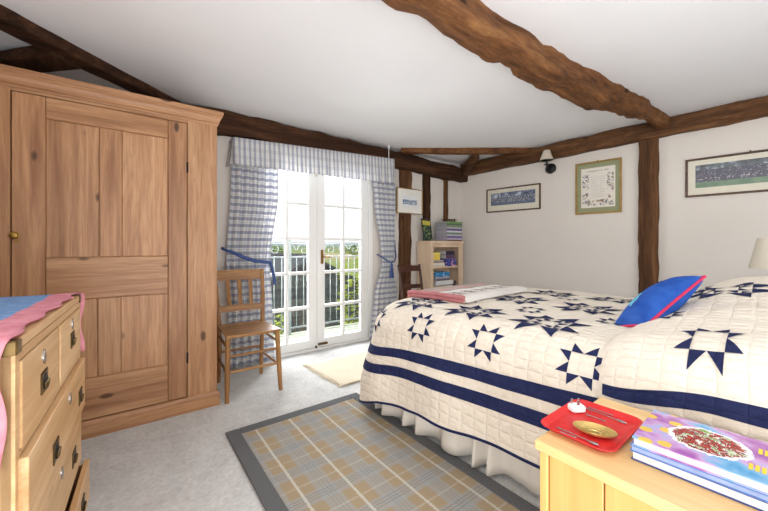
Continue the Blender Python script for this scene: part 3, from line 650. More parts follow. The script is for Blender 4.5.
def border():
    t = NT('charcoal herringbone border'); o = t.coord('Object'); nn = t.noise(o, 240, 3, .7)
    c = t.ramp(nn, [(.3, lin(80, 81, 82)), (.7, lin(120, 121, 122))]); t.bump(nn, .4, .003); return t.fin(c, .95, 0, .1)
M_bord = border()
rg = thing('plaid_rug', 'tan and grey plaid rug with dark grey border on the pale carpet', 'rug', (.46, .485, 0.002))
rw, rl, bo = .905, 1.66, .075
def wavy(x, y): return .002 + .002 * (1 + nz(x * 5, y * 4))
m = MB(); m.grid(lambda u, v: (lerp(bo - .01, rw - bo + .01, u), lerp(bo - .01, rl - bo + .01, v), .006 + wavy(u, v * 2)), 20, 36)
m.grid(lambda u, v: (lerp(bo - .01, rw - bo + .01, u), lerp(bo - .01, rl - bo + .01, v), .001), 1, 1); m.build('woven_field', tartan(), rg, True)
for nm, x0, x1, y0, y1 in (('border', 0, bo, 0, rl), ('border', rw - bo, rw, 0, rl), ('border', bo, rw - bo, 0, bo), ('border', bo, rw - bo, rl - bo, rl)):
    m = MB(); m.box(x0, x1, y0, y1, 0, .0125, bev=.004); m.build(nm, M_bord, rg)
def ragrug():
    t = NT('cream ribbed cotton'); x = t.sep(t.coord('Object')); nn = t.noise(t.coord('Object', (1, 4, 1)), 40, 4, .6)
    rib = t.math('ABSOLUTE', t.math('SINE', t.math('MULTIPLY', x[1], 110)))
    c = t.ramp(t.math('ADD', t.math('MULTIPLY', nn, .6), t.math('MULTIPLY', rib, .35)), [(.3, lin(204, 188, 160)), (.65, lin(232, 222, 202))]); t.bump(rib, .5, .004); return t.fin(c, .95, 0, .1)
rr = thing('cotton_rug', 'cream ribbed cotton rug with fringed end on the carpet at the bed foot', 'rug', (1.345, 2.32, 0.002))
m = MB(); m.grid(lambda u, v: (lerp(.0, 1.0, u) + .012 * nz(v * 4) - .03 * v * (1 - u), lerp(0, .62, v) + .014 * nz(u * 4, 7) - .02 * u, .006 + .005 * nz(u * 6, v * 5) + (.003)), 30, 24)
o = m.build('woven_field', ragrug(), rr, True); sd = o.modifiers.new('thickness', 'SOLIDIFY'); sd.thickness = .006
m = MB(); rnd = random.Random(5)
for i in range(64):
    v = i / 63; y = v * .62; x = .012 * nz(v * 4) - .03 * v; L = rnd.uniform(.018, .04)
    m.tube([(x + .006, y, .007), (x - L * .5, y + rnd.uniform(-.006, .006), .006), (x - L, y + rnd.uniform(-.01, .01), .003)], [.003, .003, .002], 5)
m.build('fringe', plain(224, 212, 188, .9), rr, True)

# ------------------------------------------------------------------ the bed
BO = Vector((1.245, 1.94)); BA = R(4); BU = Vector((math.cos(BA), math.sin(BA))); BV = Vector((math.sin(BA), -math.cos(BA)))
BW_, BL = 1.70, 2.06; RD = .16; ZT = .735; ARC = PI * RD / 2
def bw_(u, v, z): p = BO + BU * u + BV * v; return (p.x, p.y, z)
def crown(d): return .012 * sm(d / .6)
def prof(a):                                  # a: metres of cloth from the start of the flat top; returns inset, z, normal
    if a >= 0: return RD + a, ZT + crown(a), 0.0, 1.0
    if a > -ARC: q = -a / RD; return RD - RD * math.sin(q), ZT - RD + RD * math.cos(q), -math.sin(q), math.cos(q)
    s = -a - ARC; return -.07 * s, ZT - RD - s, -.997, .07
def bump3(x, y, z, k=1.0): return k * (.010 * nz(x * 2.6, y * 2.6, z * 2.6) + .006 * nz(x * 7, y * 7, z * 7) + .0025 * nz(x * 17, y * 17, z * 17))
def sag(u, v): return .040 * math.exp(-((max(u, 0) + .02) ** 2 + max(v, 0) ** 2) / .075)
def P_ring(p, a, off=0.0):
    """p: metres along the foot and sides, 0 at the foot near corner, negative along the near side towards the head"""
    d, z, nd, nzv = prof(a); rc = max(.26 - d, .03) if d < .25 else .03
    # corner centre sits rc + d in from both sides
    ic = rc + d; near = BL - ic; qc = PI / 2 * .26
    if p <= 0:
        v = ic + (-p) * (BL - ic) / BL; u = d; nu, nv = 1.0, 0.0
    elif p <= qc:
        th = p / qc * PI / 2; u = ic - rc * math.cos(th); v = ic - rc * math.sin(th); nu, nv = math.cos(th), math.sin(th)
    elif p <= qc + BW_:
        q = (p - qc) / BW_; u = lerp(ic, BW_ - ic, q); v = d; nu, nv = 0.0, 1.0
    elif p <= 2 * qc + BW_:
        th = (p - qc - BW_) / qc * PI / 2; u = BW_ - ic + rc * math.sin(th); v = ic - rc * math.cos(th); nu, nv = -math.sin(th), math.cos(th)
    else:
        v = ic + (p - 2 * qc - BW_) * (BL - ic) / BL; u = BW_ - d; nu, nv = -1.0, 0.0
    x, y, _ = bw_(u, v, 0)
    hang = sm((-a - ARC) / .3)
    w_ = bump3(x, y, z) + hang * (.012 * math.sin(p * 9.0) + .010 * nz(p * 3.1, 5) + .045 * math.exp(-((p - .15) / .28) ** 2)) + off
    # nd<0 means outwards: outwards is minus the inward direction (nu, nv)
    u += nu * nd * w_; v += nv * nd * w_; z += nzv * w_ - sag(u, v)
    return bw_(u, v, z)
PMIN, PMAX = -BL + .0, PI * .26 + BW_ + BL
def hem_a(p):                                 # cloth coordinate of the hem
    if p <= 0: hz = lerp(.165, .235, min(1, -p / 1.45))
    else: hz = lerp(.165, .08, min(1, p / .3))
    return -ARC - (ZT - RD - hz) + .012 * nz(p * 4, 2)
ps = [-BL + i * .04 for i in range(int(BL / .04))] + [-.02 * i for i in (1,)] + [PI / 2 * .26 * i / 12 for i in range(13)] + [PI / 2 * .26 + BW_ * i / 34 for i in range(1, 35)] + \
     [PI / 2 * .26 + BW_ + PI / 2 * .26 * i / 10 for i in range(1, 11)] + [PI * .26 + BW_ + BL * i / 40 for i in range(1, 41)]
ps = sorted(ps)
def quilt_cloth(name, base, lo):
    t = NT(name); o = t.coord('Object'); mp = t.n('ShaderNodeMapping'); mp.inputs['Rotation'].default_value = (0, 0, -BA); t.put(mp.inputs[0], o); x = t.sep(mp.outputs[0])
    n1 = t.noise(o, 9, 4, .6); n2 = t.noise(o, 160, 3)
    wob = t.math('MULTIPLY', n1, .03)
    s1 = t.math('ABSOLUTE', t.math('SINE', t.math('MULTIPLY', t.math('ADD', t.math('ADD', x[0], x[2]), wob), 62)))
    s2 = t.math('ABSOLUTE', t.math('SINE', t.math('MULTIPLY', t.math('ADD', x[1], wob), 50)))
    q = t.math('POWER', t.math('MINIMUM', s1, s2), .45)
    wr_ = t.noise(t.coord('Object', (1, 1, 1)), 38, 4, .65, 1.2)
    t.bump(t.math('ADD', q, t.math('ADD', t.math('MULTIPLY', wr_, .9), t.math('MULTIPLY', n2, .1))), .55, .009)
    c = t.ramp(t.math('ADD', t.math('MULTIPLY', n1, .5), t.math('MULTIPLY', wr_, .5)), [(.3, lo), (.65, base)])
    return t.fin(c, .9, 0, .12)
M_quilt = quilt_cloth('cream quilted cotton', lin(236, 227, 212), lin(226, 214, 197))
M_qnavy = quilt_cloth('navy patchwork cotton', lin(44, 50, 88), lin(32, 38, 72))
M_skirt = plain(232, 226, 216, .9, 0, .03, 6, .2)
def tri_tess(A, B, C, fn, mb, mi, n=4):
    idx = {}
    for i in range(n + 1):
        for j in range(n + 1 - i):
            k = n - i - j; a = (A[0] * k + B[0] * i + C[0] * j) / n, (A[1] * k + B[1] * i + C[1] * j) / n
            idx[i, j] = len(mb.v); mb.v.append(tuple(fn(*a)))
    for i in range(n):
        for j in range(n - i):
            mb.f.append([idx[i, j], idx[i + 1, j], idx[i, j + 1]]); mb.m.append(mi)
            if i + j < n - 1: mb.f.append([idx[i + 1, j], idx[i + 1, j + 1], idx[i, j + 1]]); mb.m.append(mi)
def saw_star(mb, ca_, cv, sz, fn, mi, n=4, rot=0.0, sa=1.0):
    """sawtooth star: eight right triangles round a square; sz = full width"""
    q = sz / 4
    def loc(x, y):
        c, s = math.cos(rot), math.sin(rot); return fn(ca_ + (x * c - y * s) * sa, cv + x * s + y * c)
    for r_ in range(4):
        def t_(x, y, r_=r_):
            for _ in range(r_): x, y = -y, x
            return (x, y)
        for sg in (-1, 1):
            tri_tess(t_(sg * q, q), t_(0, q), t_(sg * q, 2 * q), loc, mb, mi, n)
def big_star(mb, a, v, sz, fn, mi):
    saw_star(mb, a, v, sz, fn, mi, 5); saw_star(mb, a, v, sz * .47, fn, mi, 3)
    q = sz / 4
    for sx in (-1, 1):
        for sy in (-1, 1):
            def loc(x, y): return fn(a + x, v + y)
            c = q * .80; d = q * .18
            tri_tess((sx * c - d, sy * c - d), (sx * c + d, sy * c - d), (sx * c, sy * c + d), loc, mb, mi, 2)
def S_q(a, v): return P_ring(-max(0, (v - .0)) if False else -(v), a, .0022)
def ring_p(v):                                 # ring parameter of a point v metres from the foot (on the near side / top)
    return -v
q = MB(); NA = 44
dmax = BW_ / 2 - RD - .03
def a_of(p, j):
    ha = hem_a(p)
    # two rows tucked under the hem, then the drop, the round edge, the top
    if j == 0: return ha
    k = j / NA
    if k < .40: return lerp(ha, -ARC, k / .40)
    if k < .62: return lerp(-ARC, 0, (k - .40) / .22)
    return lerp(0, dmax, (k - .62) / .38)
n = len(ps)
for p in ps:
    for j in range(NA + 1): q.v.append(P_ring(p, a_of(p, j)))
for i in range(n - 1):
    for j in range(NA):
        A = i * (NA + 1) + j; q.f.append([A, A + NA + 1, A + NA + 2, A + 1]); q.m.append(0)
# head end of the top is closed by a strip between the near and the far half
near = [i for i in range(n) if ps[i] <= 0]; far = [i for i in range(n) if ps[i] >= PI * .2 + BW_]
inner = [i * (NA + 1) + NA for i in range(n)]
q.f.append(inner[::-1]); q.m.append(0)
def top_pt(a, v):                              # cloth point: a across from the near edge, v from the foot
    if a <= 0:
        # keep v true on the near side whatever the inset
        d, z, nd, nzv = prof(a); rc = max(.26 - d, .03) if d < .25 else .03; ic = rc + d
        p = -(v - ic) * BL / (BL - ic)
        return P_ring(min(p, .0), a, .0026) if p <= 0 else P_ring(min(p, .40) * 1.0, a, .0026)
    d = RD + a; x, y, _ = bw_(d, v, 0); z = ZT + crown(min(a, BW_ - 2 * RD - a, max(v - RD, 0))); return bw_(d, v, z + bump3(x, y, z) + .0036 - sag(d, v))
for v in (.14, .55, .96, 1.37): saw_star(q, -.165, v, .175, top_pt, 1)
for v in (.35, .75, 1.15): big_star(q, .09, v, .33, top_pt, 1)
for v in (.55, .95, 1.35): saw_star(q, .34, v, .15, top_pt, 1)
for v in (.35, .75, 1.15): big_star(q, .60, v, .33, top_pt, 1)
for v in (.55, .95, 1.35): saw_star(q, .86, v, .15, top_pt, 1)
for v in (.35, .75, 1.15): big_star(q, 1.10, v, .33, top_pt, 1)
def stripe(fa0, fa1, p0, p1, mi, step=.03, k=3, off=.0022):
    N = int((p1 - p0) / step); o = len(q.v)
    for i in range(N + 1):
        p = lerp(p0, p1, i / N)
        for j in range(k + 1): q.v.append(P_ring(p, lerp(fa0(p), fa1(p), j / k), off))
    for i in range(N):
        for j in range(k): A = o + i * (k + 1) + j; q.f.append([A, A + k + 1, A + k + 2, A + 1]); q.m.append(mi)
def s_at(z0, z1):
    def f(p): return -ARC - (ZT - RD - (lerp(z0, z1, min(1, max(0, -p) / 1.45)) + .006 * nz(p * 3, z0 * 9)))
    return f
stripe(s_at(.50, .558), s_at(.445, .495), -BL, .40 + BW_, 1); stripe(s_at(.395, .448), s_at(.34, .385), -BL, .40 + BW_, 1)
stripe(lambda p: hem_a(p) + .012, lambda p: hem_a(p) - .002, -BL, .40 + BW_, 1, .03, 1, .0025)
o = q.build('patchwork_quilt', [M_quilt, M_qnavy], None, True, 180)
tag(o, 'cream patchwork quilt with navy stars and two navy stripes covering the bed', 'quilt')
# bed under the quilt
bed = thing('bed', 'double bed with white gathered valance under the patchwork quilt', 'bed', (BO.x, BO.y, 0), BA)   # local x = across, -y = towards the head
m = MB(); m.box(.14, BW_ - .10, -BL + .02, -.12, .06, .36, bev=.02); m.build('divan_base', plain(222, 216, 206, .9), bed)
m = MB(); m.box(.10, BW_ - .08, -BL + .02, -.09, .36, ZT - .11, bev=.05); m.build('mattress', plain(232, 230, 226, .9), bed)
for x in (.2, BW_ - .2):
    for y in (-.25, -BL + .12): m = MB(); m.lathe([(.022, 0), (.026, .03), (.026, .065)], 14, 0, Matrix.Translation((x, y, 0))); m.build('foot', M_iron, bed, True)
def sk(u, v):
    tot = BL - .1 + BW_ - .2; s = u * tot; am = .012 + .035 * v * (0.6 + .6 * max(0, nz(s * 2.2, 9)))
    ph = s * 38 + 9 * nz(s * 4.3); w_ = am * math.sin(ph) + .02 * v; z = lerp(.40, .008 + .014 * (1 + nz(s * 7)), v)
    if s < BL - .1: return (.095 - w_, -(BL - s) + .0, z)
    return (.118 + s - (BL - .1), -.10 + w_, z)
m = MB(); m.grid(sk, 520, 8); o = m.build('valance', M_skirt, bed, True, 180); sd = o.modifiers.new('thickness', 'SOLIDIFY'); sd.thickness = .002
# ------------------------------------------------------------------ quilt-covered pillows at the head
def Hm(a, v):
    fv = max(0, min(1, (v - 1.44 - .03 * max(0, a)) / .46)); sv = max(0, 1 - (1 - fv) ** 2.1) ** .62
    fa = .088 + .105 * sm((a - .08) / 1.0) - .035 * sm((-a - .1) / .2)
    far = 1 - sm((a - 1.15) / .28)
    return sv * fa * (.25 + .75 * far)
def pil(a, v, off=0.0):
    a_ = min(a, BW_ - 2 * RD + .02); d, z, nd, nzv = prof(a_); x, y, _ = bw_(d, v, 0)
    H = Hm(a_, v) + bump3(x * 1.3 + 9, y * 1.3, z, 1.4) * min(1, Hm(a_, v) * 14) + off + .004
    return bw_(d + nd * H, v, z + nzv * H)
A0, A1, V0, V1 = -.40, 1.40, 1.435, 2.07
pm = MB(); pm.grid(lambda u, v: pil(lerp(A0, A1, u), lerp(V0, V1, v ** 1.5)), 90, 60)
pt = lambda a, v: pil(a, v, .0026)
saw_star(pm, -.036, 1.713, .156, pt, 1, 5, 0.0, 1.34)
for a in (.74,): big_star(pm, a, 1.70, .33, pt, 1)
for a, v in ((.30, 1.53), (1.0, 1.56)): saw_star(pm, a, v, .16, pt, 1)
def pstripe(fa0, fa1, mi=1, k=3):
    N = 40; o_ = len(pm.v)
    for i in range(N + 1):
        v = lerp(1.45, V1, i / N)
        for j in range(k + 1): pm.v.append(pil(lerp(fa0(v), fa1(v), j / k), v, .0026))
    for i in range(N):
        for j in range(k): A_ = o_ + i * (k + 1) + j; pm.f.append([A_, A_ + k + 1, A_ + k + 2, A_ + 1]); pm.m.append(mi)
pstripe(lambda v: -.178 - .035 * (1 - sm((v - 1.45) / .3)) + .004 * nz(v * 6), lambda v: -.212 - .035 * (1 - sm((v - 1.45) / .3)) + .004 * nz(v * 5, 3))
pstripe(lambda v: -.285, lambda v: -.325)
o = pm.build('pillow_cover', [M_quilt, M_qnavy], None, True, 180)
tag(o, 'puffy cream quilted pillow mound with one navy star and navy stripe beside the nightstand', 'pillow')
# ------------------------------------------------------------------ folded blanket at the foot
def zq(u, v):
    d = min(u, v, BW_ - u); return ZT if d > RD else ZT - RD + math.sqrt(max(0, RD * RD - (RD - max(d, 0)) ** 2))
def blanket_mat(flat):
    t = NT('striped blanket ' + ('roll' if flat else 'top')); x = t.sep(t.coord('UV')); nn = t.noise(t.coord(), 90, 4, .6)
    y = t.math('ADD', x[1], t.math('MULTIPLY', t.math('SUBTRACT', nn, .5), .015))
    c = t.ramp(y, [(0, lin(190, 112, 112)), (.08, lin(168, 154, 146)), (.24, lin(196, 168, 160)), (.30, lin(192, 132, 130)), (.36, lin(184, 170, 160)), (.42, lin(150, 138, 130)), (.47, lin(228, 223, 216))], 'CONSTANT')
    t.bump(nn, .4, .004); return t.fin(c, .95, 0, .1)
M_bl = blanket_mat(False); M_pinkr = plain(184, 116, 118, .95, 0, .08, 30, .3); M_stargrey = plain(168, 156, 148, .95)
bl = thing('folded_blanket', 'folded pink grey and white striped blanket with grey stars across the bed foot', 'blanket', (BO.x, BO.y, 0), BA)
U0, U1, W0, W1, TH = .38, 1.20, .10, .60, .040
def blz(u, v): return zq(u, v) - sag(u, v) + crown(max(0, min(u, v) - RD)) + .006
def b_pt(s, v_, off=0.0):
    u = lerp(U0, U1, s); v = lerp(W0, W1, v_)
    e = min((u - U0), (U1 - u)) / .05; e2 = min((v - W0), (W1 - v)) / .05
    k = math.sqrt(max(0, 1 - (1 - min(1, max(0, e))) ** 2)) * math.sqrt(max(0, 1 - (1 - min(1, max(0, e2))) ** 2))
    return (u, -v, blz(u, v) + TH * (.25 + .75 * k) + .005 * nz(u * 7, v * 7) + off)
m = MB(); m.grid(lambda s, v: b_pt(s, v), 70, 40, 0, lambda s, v: (s, v))
m.grid(lambda s, v: (lerp(U0, U1, s), -lerp(W0, W1, v), blz(lerp(U0, U1, s), lerp(W0, W1, v)) + .003), 40, 20)
def skirt(fix, e, axis):
    def f(s, v):
        if axis == 'u': uu, vv = e, s
        else: uu, vv = s, e
        x_, y_, z_ = b_pt(uu, vv); zb = blz(x_, -y_) + .003; bulge = .012 * math.sin(PI * v)
        return (x_ + (bulge * (-1 if e == 0 else 1) if axis == 'u' else 0), y_ + (bulge * (1 if e == 0 else -1) if axis == 'v' else 0), lerp(z_, zb, v))
    return f
m.grid(skirt(0, 0, 'u'), 40, 6, 0, lambda s, v: (0, s)); m.grid(skirt(0, 1, 'u'), 40, 6, 0, lambda s, v: (0, s))
m.grid(skirt(0, 0, 'v'), 60, 6, 0, lambda s, v: (s, 0)); m.grid(skirt(0, 1, 'v'), 60, 6, 0, lambda s, v: (s, .95))
def b_loc(s, v): return b_pt(s, v, .003)
for i in range(7):
    for row, vv in ((0, .74),):
        s0 = .10 + i * .155
        if s0 > .95: continue
        for k in range(8):
            a0, a1 = k * PI / 4, (k + .5) * PI / 4; a2 = (k - .5) * PI / 4
            pp = [(s0 + .062 * math.cos(a0), vv + .17 * math.sin(a0)), (s0 + .034 * math.cos(a1), vv + .08 * math.sin(a1)), (s0, vv), (s0 + .034 * math.cos(a2), vv + .08 * math.sin(a2))]
            o_ = len(m.v); m.v += [b_loc(*p_) for p_ in pp]; m.f.append([o_, o_ + 1, o_ + 2, o_ + 3]); m.m.append(1)
m.build('folded_layers', [M_bl, M_stargrey], bl, True, 180)
for zo, r_ in ((.014, .014), (.036, .015)):
    m = MB(); m.tube([(U0 - .004 + .01 * nz(v * 5, zo * 50), -v, blz(U0, v) + zo) for v in [lerp(W0 + .01, W1 - .01, i / 14) for i in range(15)]], r_, 10); m.build('rolled_edge', M_pinkr, bl, True)
# ------------------------------------------------------------------ blue cushion leaning on the pillows
cu = thing('cushion', 'royal blue cushion with pink piping leaning on the quilted pillow mound', 'cushion')
s_ = Vector((.79, -.34, .52)).normalized(); vdir = Vector((.96, .23, -.14)).normalized()
n0 = s_.cross(vdir).normalized(); vp = (vdir - s_ * vdir.dot(s_)).normalized(); th_ = R(24)
t_ = vp * math.cos(th_) + n0 * math.sin(th_); n_ = s_.cross(t_).normalized()
CS, CT, CP = .385, .19, .064
corner = Vector((1.715, .472, .768))
cu.matrix_world = Matrix(((s_.x, t_.x, n_.x, corner.x), (s_.y, t_.y, n_.y, corner.y), (s_.z, t_.z, n_.z, corner.z), (0, 0, 0, 1)))
def cmat():
    t = NT('royal blue cotton'); nn = t.noise(t.coord(), 16, 4); c = t.ramp(nn, [(.3, lin(28, 70, 150)), (.7, lin(44, 90, 174))]); t.bump(t.noise(t.coord(), 22, 4), .3, .01); return t.fin(c, .75, 0, .2)
M_cush = cmat(); M_pip = plain(196, 36, 82, .7)
def cpt(u, v, sg):
    a, b = u * 2 - 1, v * 2 - 1; pinch = .05; x = (a * (1 - pinch * (1 - b * b)) + 1) / 2 * CS; y = (b * (1 - pinch * (1 - a * a)) + 1) / 2 * CT
    k = ((1 - a * a) * (1 - b * b)); h_ = CP * k ** .42
    h_ *= 1 + .12 * nz(u * 4, v * 4, sg); return (x, y, sg * h_ + .03 * (a * a - .4) * 0)
m = MB()
for sg in (1, -1): m.grid(lambda u, v: cpt(u, v, sg), 28, 24)
m.build('cushion_cover', M_cush, cu, True, 180)
rim = [(i / 20, 0) for i in range(20)] + [(1, i / 20) for i in range(20)] + [(1 - i / 20, 1) for i in range(20)] + [(0, 1 - i / 20) for i in range(21)]
m = MB(); m.tube([cpt(u, v, 0) for u, v in rim], .006, 8, caps=False); m.build('piping', M_pip, cu, True)
m = MB()
def stroke(pts, w_):
    pp = [Vector(cpt(u, v, 1)) + Vector((0, 0, .002)) for u, v in pts]; vs = []
    for i, p_ in enumerate(pp): vs += [p_ + Vector((0, w_, 0)), p_ - Vector((0, w_, 0))]
    m.add(vs, [(2 * i, 2 * i + 1, 2 * i + 3, 2 * i + 2) for i in range(len(pp) - 1)])
stroke([(.22, .62), (.28, .66), (.36, .66), (.44, .72), (.50, .72)], .006); stroke([(.26, .74), (.34, .76), (.42, .80)], .005)
m.build('printed_motif', plain(110, 190, 216, .7), cu)
# ------------------------------------------------------------------ nightstand with tray and books
ns = thing('nightstand', 'honey birch nightstand beside the pillows carrying a red tray and books', 'nightstand', (.842, .470, 0))
NL, ND, NH = .92, .415, .60                    # runs towards -y
m = MB(); m.box(0, ND, -NL, 0, NH - .026, NH, bev=.004); m.build('top', M_birchx, ns)
m = MB(); m.box(.010, ND - .01, -.030, -.010, .0, NH - .027, bev=.002); m.build('side_panel', M_birchz, ns)
m = MB(); m.box(.010, ND - .01, -NL + .01, -NL + .03, .0, NH - .027, bev=.002); m.build('side_panel', M_birchz, ns)
m = MB(); m.box(ND - .022, ND - .012, -NL + .03, -.03, .03, NH - .027); m.build('back_panel', M_birchz, ns)
m = MB(); m.box(.025, ND - .022, -NL + .03, -.03, .05, .068); m.build('bottom_shelf', M_birchz, ns)
for y0, y1 in ((-.155, -.032), (-.52, -.158), (-NL + .032, -.523)):
    m = MB(); m.box(.016, .034, y0, y1, .07, NH - .030, bev=.002); d = m.build('front_panel', M_birchz, ns)
m = MB(); m.box(.03, .04, -NL + .03, -.03, 0, .05); m.build('kick_board', M_birchz, ns)
TZ = NH + .001
def plastic_red():
    t = NT('red melamine'); nn = t.noise(t.coord(), 40, 4); return t.fin(t.ramp(nn, [(.3, lin(202, 36, 38)), (.7, lin(220, 50, 50))]), .35, 0, .4)
M_red = plastic_red()
tr = thing('tray', 'red rectangular tray with rounded corners on the nightstand', 'tray', (1.026, .405, TZ), R(1))
def rrect(hx, hy, r_, n_=8):
    out = []
    for cx, cy, a0 in ((hx - r_, hy - r_, 0), (-hx + r_, hy - r_, 90), (-hx + r_, -hy + r_, 180), (hx - r_, -hy + r_, 270)):
        for i in range(n_ + 1): a = R(a0 + 90 * i / n_); out.append((cx + r_ * math.cos(a), cy + r_ * math.sin(a)))
    return out
m = MB(); lv = [(.110, .074, .022, .0), (.124, .088, .032, .012), (.1275, .0915, .034, .013), (.127, .091, .034, .0148), (.1235, .0875, .032, .0145), (.110, .074, .024, .0035)]
rings = [[(x, y, z) for x, y in rrect(a, b, r_)] for a, b, r_, z in lv]; n = len(rings[0]); vs = sum(rings, [])
fs = [(j * n + k, j * n + (k + 1) % n, (j + 1) * n + (k + 1) % n, (j + 1) * n + k) for j in range(len(rings) - 1) for k in range(n)] + [tuple(range(n - 1, -1, -1)), tuple(range((len(rings) - 1) * n, len(rings) * n))]
m.add(vs, fs); m.build('tray_body', M_red, tr, True, 30)
TF = TZ + .0042                                # tray floor
t = thing('brass_dish', 'small oval brass dish lying on the red tray', 'dish', (.985, .382, TF), R(-72))
m = MB(); prof_ = [(.022, 0), (.030, .001), (.046, .008), (.0505, .0125), (.0505, .0138), (.045, .0105), (.030, .0042), (.020, .0035), (.0185, .0055), (.015, .0055), (.0135, .0036), (.001, .0034)]
m.lathe(prof_, 40, 0, Matrix.Scale(.66, 4, (0, 1, 0))); m.build('bowl', plain(206, 176, 108, .3, .65, .2, 60), t, True, 40)
t = thing('plug_adapter', 'white mains plug lying on its back on the red tray', 'plug', (1.075, .466, TF), R(-32))
m = MB(); m.box(-.021, .021, -.016, .016, 0, .022, bev=.005); m.build('body', plain(238, 238, 236, .35, 0, .02), t, True, 30)
for x, y, w_ in ((-.011, .006, .003), (.011, .006, .003), (0, -.008, .004)): m = MB(); m.box(x - w_, x + w_, y - .0016, y + .0016, .0215, .036, bev=.0008); m.build('pin', M_steel, t)
def utensil(name, label, p0, p1, bowl):
    a = Vector((*p0, TF + .002)); b = Vector((*p1, TF + .002)); t = thing(name, label, 'spoon' if bowl else 'nail file', a, math.atan2(b.y - a.y, b.x - a.x)); L = (b - a).length
    m = MB(); m.tube([(0, 0, 0), (L * .4, 0, .0012), (L * .78, 0, .0008)], [.0026, .0016, .0018], 8, flat=.5); m.build('handle', M_steel, t, True)
    m = MB(); m.tube([(L * .76, 0, .001), (L * .84, 0, .001), (L * .92, 0, .0012), (L, 0, .001)], [.0016, .0055 if bowl else .0024, .0065 if bowl else .0024, .0016], 10, flat=.3 if bowl else .5); m.build('bowl' if bowl else 'tip', M_steel, t, True)
utensil('teaspoon', 'long steel teaspoon on the red tray between plug and books', (1.115, .462), (1.108, .348), True)
utensil('nail_file', 'thin steel nail file along the far edge of the red tray', (1.128, .455), (1.128, .388), False)
utensil('nail_file', 'short steel nail file between the plug and the brass dish', (1.075, .440), (1.074, .388), False)
utensil('teaspoon', 'steel teaspoon on the tray edge below the brass dish', (.935, .455), (.932, .352), True)
utensil('nail_file', 'steel nail file nearest the front edge of the red tray', (.918, .44), (.922, .40), False)
# books
def comic():
    t = NT('comic annual cover'); o = t.coord('Object'); x = t.sep(o)
    n1 = t.noise(o, 9, 3, .6); n2 = t.noise(o, 46, 4, .65, .8)
    base = t.ramp(n1, [(.34, lin(70, 150, 200)), (.44, lin(128, 176, 214)), (.52, lin(196, 160, 206)), (.62, lin(164, 100, 170)), (.72, lin(120, 70, 150))])
    yl = t.ramp(t.vor(o, 24), [(.30, (1, 1, 1)), (.36, (0, 0, 0))]); near = t.math('GREATER_THAN', x[1], .075)
    c = t.mix(t.math('MULTIPLY', t.math('MULTIPLY', yl, near), .9), base, lin(232, 196, 52))
    dx_ = t.math('DIVIDE', t.math('ADD', x[0], -.005), .060); dy_ = t.math('DIVIDE', t.math('ADD', x[1], -.025), .062)
    rr_ = t.math('ADD', t.math('ADD', t.math('MULTIPLY', dx_, dx_), t.math('MULTIPLY', dy_, dy_)), t.math('MULTIPLY', t.math('SUBTRACT', n2, .5), 1.3))
    c = t.mix(t.math('LESS_THAN', rr_, 1.25), c, lin(236, 232, 236))
    patch = t.ramp(n2, [(.36, lin(120, 160, 66)), (.41, lin(238, 232, 224)), (.44, lin(34, 26, 30)), (.475, lin(190, 40, 34)), (.515, lin(34, 28, 32)), (.545, lin(214, 74, 46)), (.575, lin(40, 34, 38)), (.61, lin(232, 226, 220))], 'CONSTANT')
    c = t.mix(t.math('LESS_THAN', rr_, .95), c, patch)
    return t.fin(c, .25, 0, .5)
M_comic = comic()
M_navyc = plain(44, 66, 132, .35, 0, .1, 12); M_bluec = plain(84, 120, 190, .35, 0, .2, 16); M_page = plain(226, 226, 226, .8, 0, .02)
def nbook(name, label, x0, x1, y0, y1, z0, z1, cov, rz, pages=M_page, top=None):
    t = thing(name, label, 'book', ((x0 + x1) / 2, (y0 + y1) / 2, z0), rz, 'annuals on the nightstand'); hx, hy, h_ = (x1 - x0) / 2, (y1 - y0) / 2, z1 - z0; th = .0022
    mb = MB(); mb.box(-hx, hx, -hy, hy, 0, th); mb.box(-hx, hx, -hy, hy, h_ - th, h_); mb.box(hx - th, hx, -hy, hy, th, h_ - th); mb.build('cover', cov, t)
    mb = MB(); mb.box(-hx + .003, hx - th, -hy + .003, hy - .003, th, h_ - th); mb.build('page_block', pages, t); return t
b1 = nbook('book', 'navy hardback annual lying directly on the nightstand under the others', .950, 1.150, .005, .292, TZ, TZ + .021, M_navyc, R(2))
b2 = nbook('book', 'blue annual between the navy one and the comic annual', .946, 1.148, .010, .294, TZ + .0215, TZ + .036, M_bluec, R(3), plain(150, 168, 206, .7, 0, .15, 30))
b3 = nbook('book', 'colourful purple comic annual on top of the books on the nightstand', .946, 1.148, .006, .290, TZ + .0365, TZ + .056, M_comic, R(3), plain(206, 190, 206, .7, 0, .1, 40))
# yellow price-like blocks of lettering on the cover corner
for (cx, cy) in ((.040, -.062), (-.048, -.052)):
    m = MB()
    for i in range(3): m.box(cx - .014, cx + .014, cy - .013 + i * .009, cy - .007 + i * .009, .0196, .0199)
    m.build('yellow_lettering', plain(236, 200, 40, .4), b3)
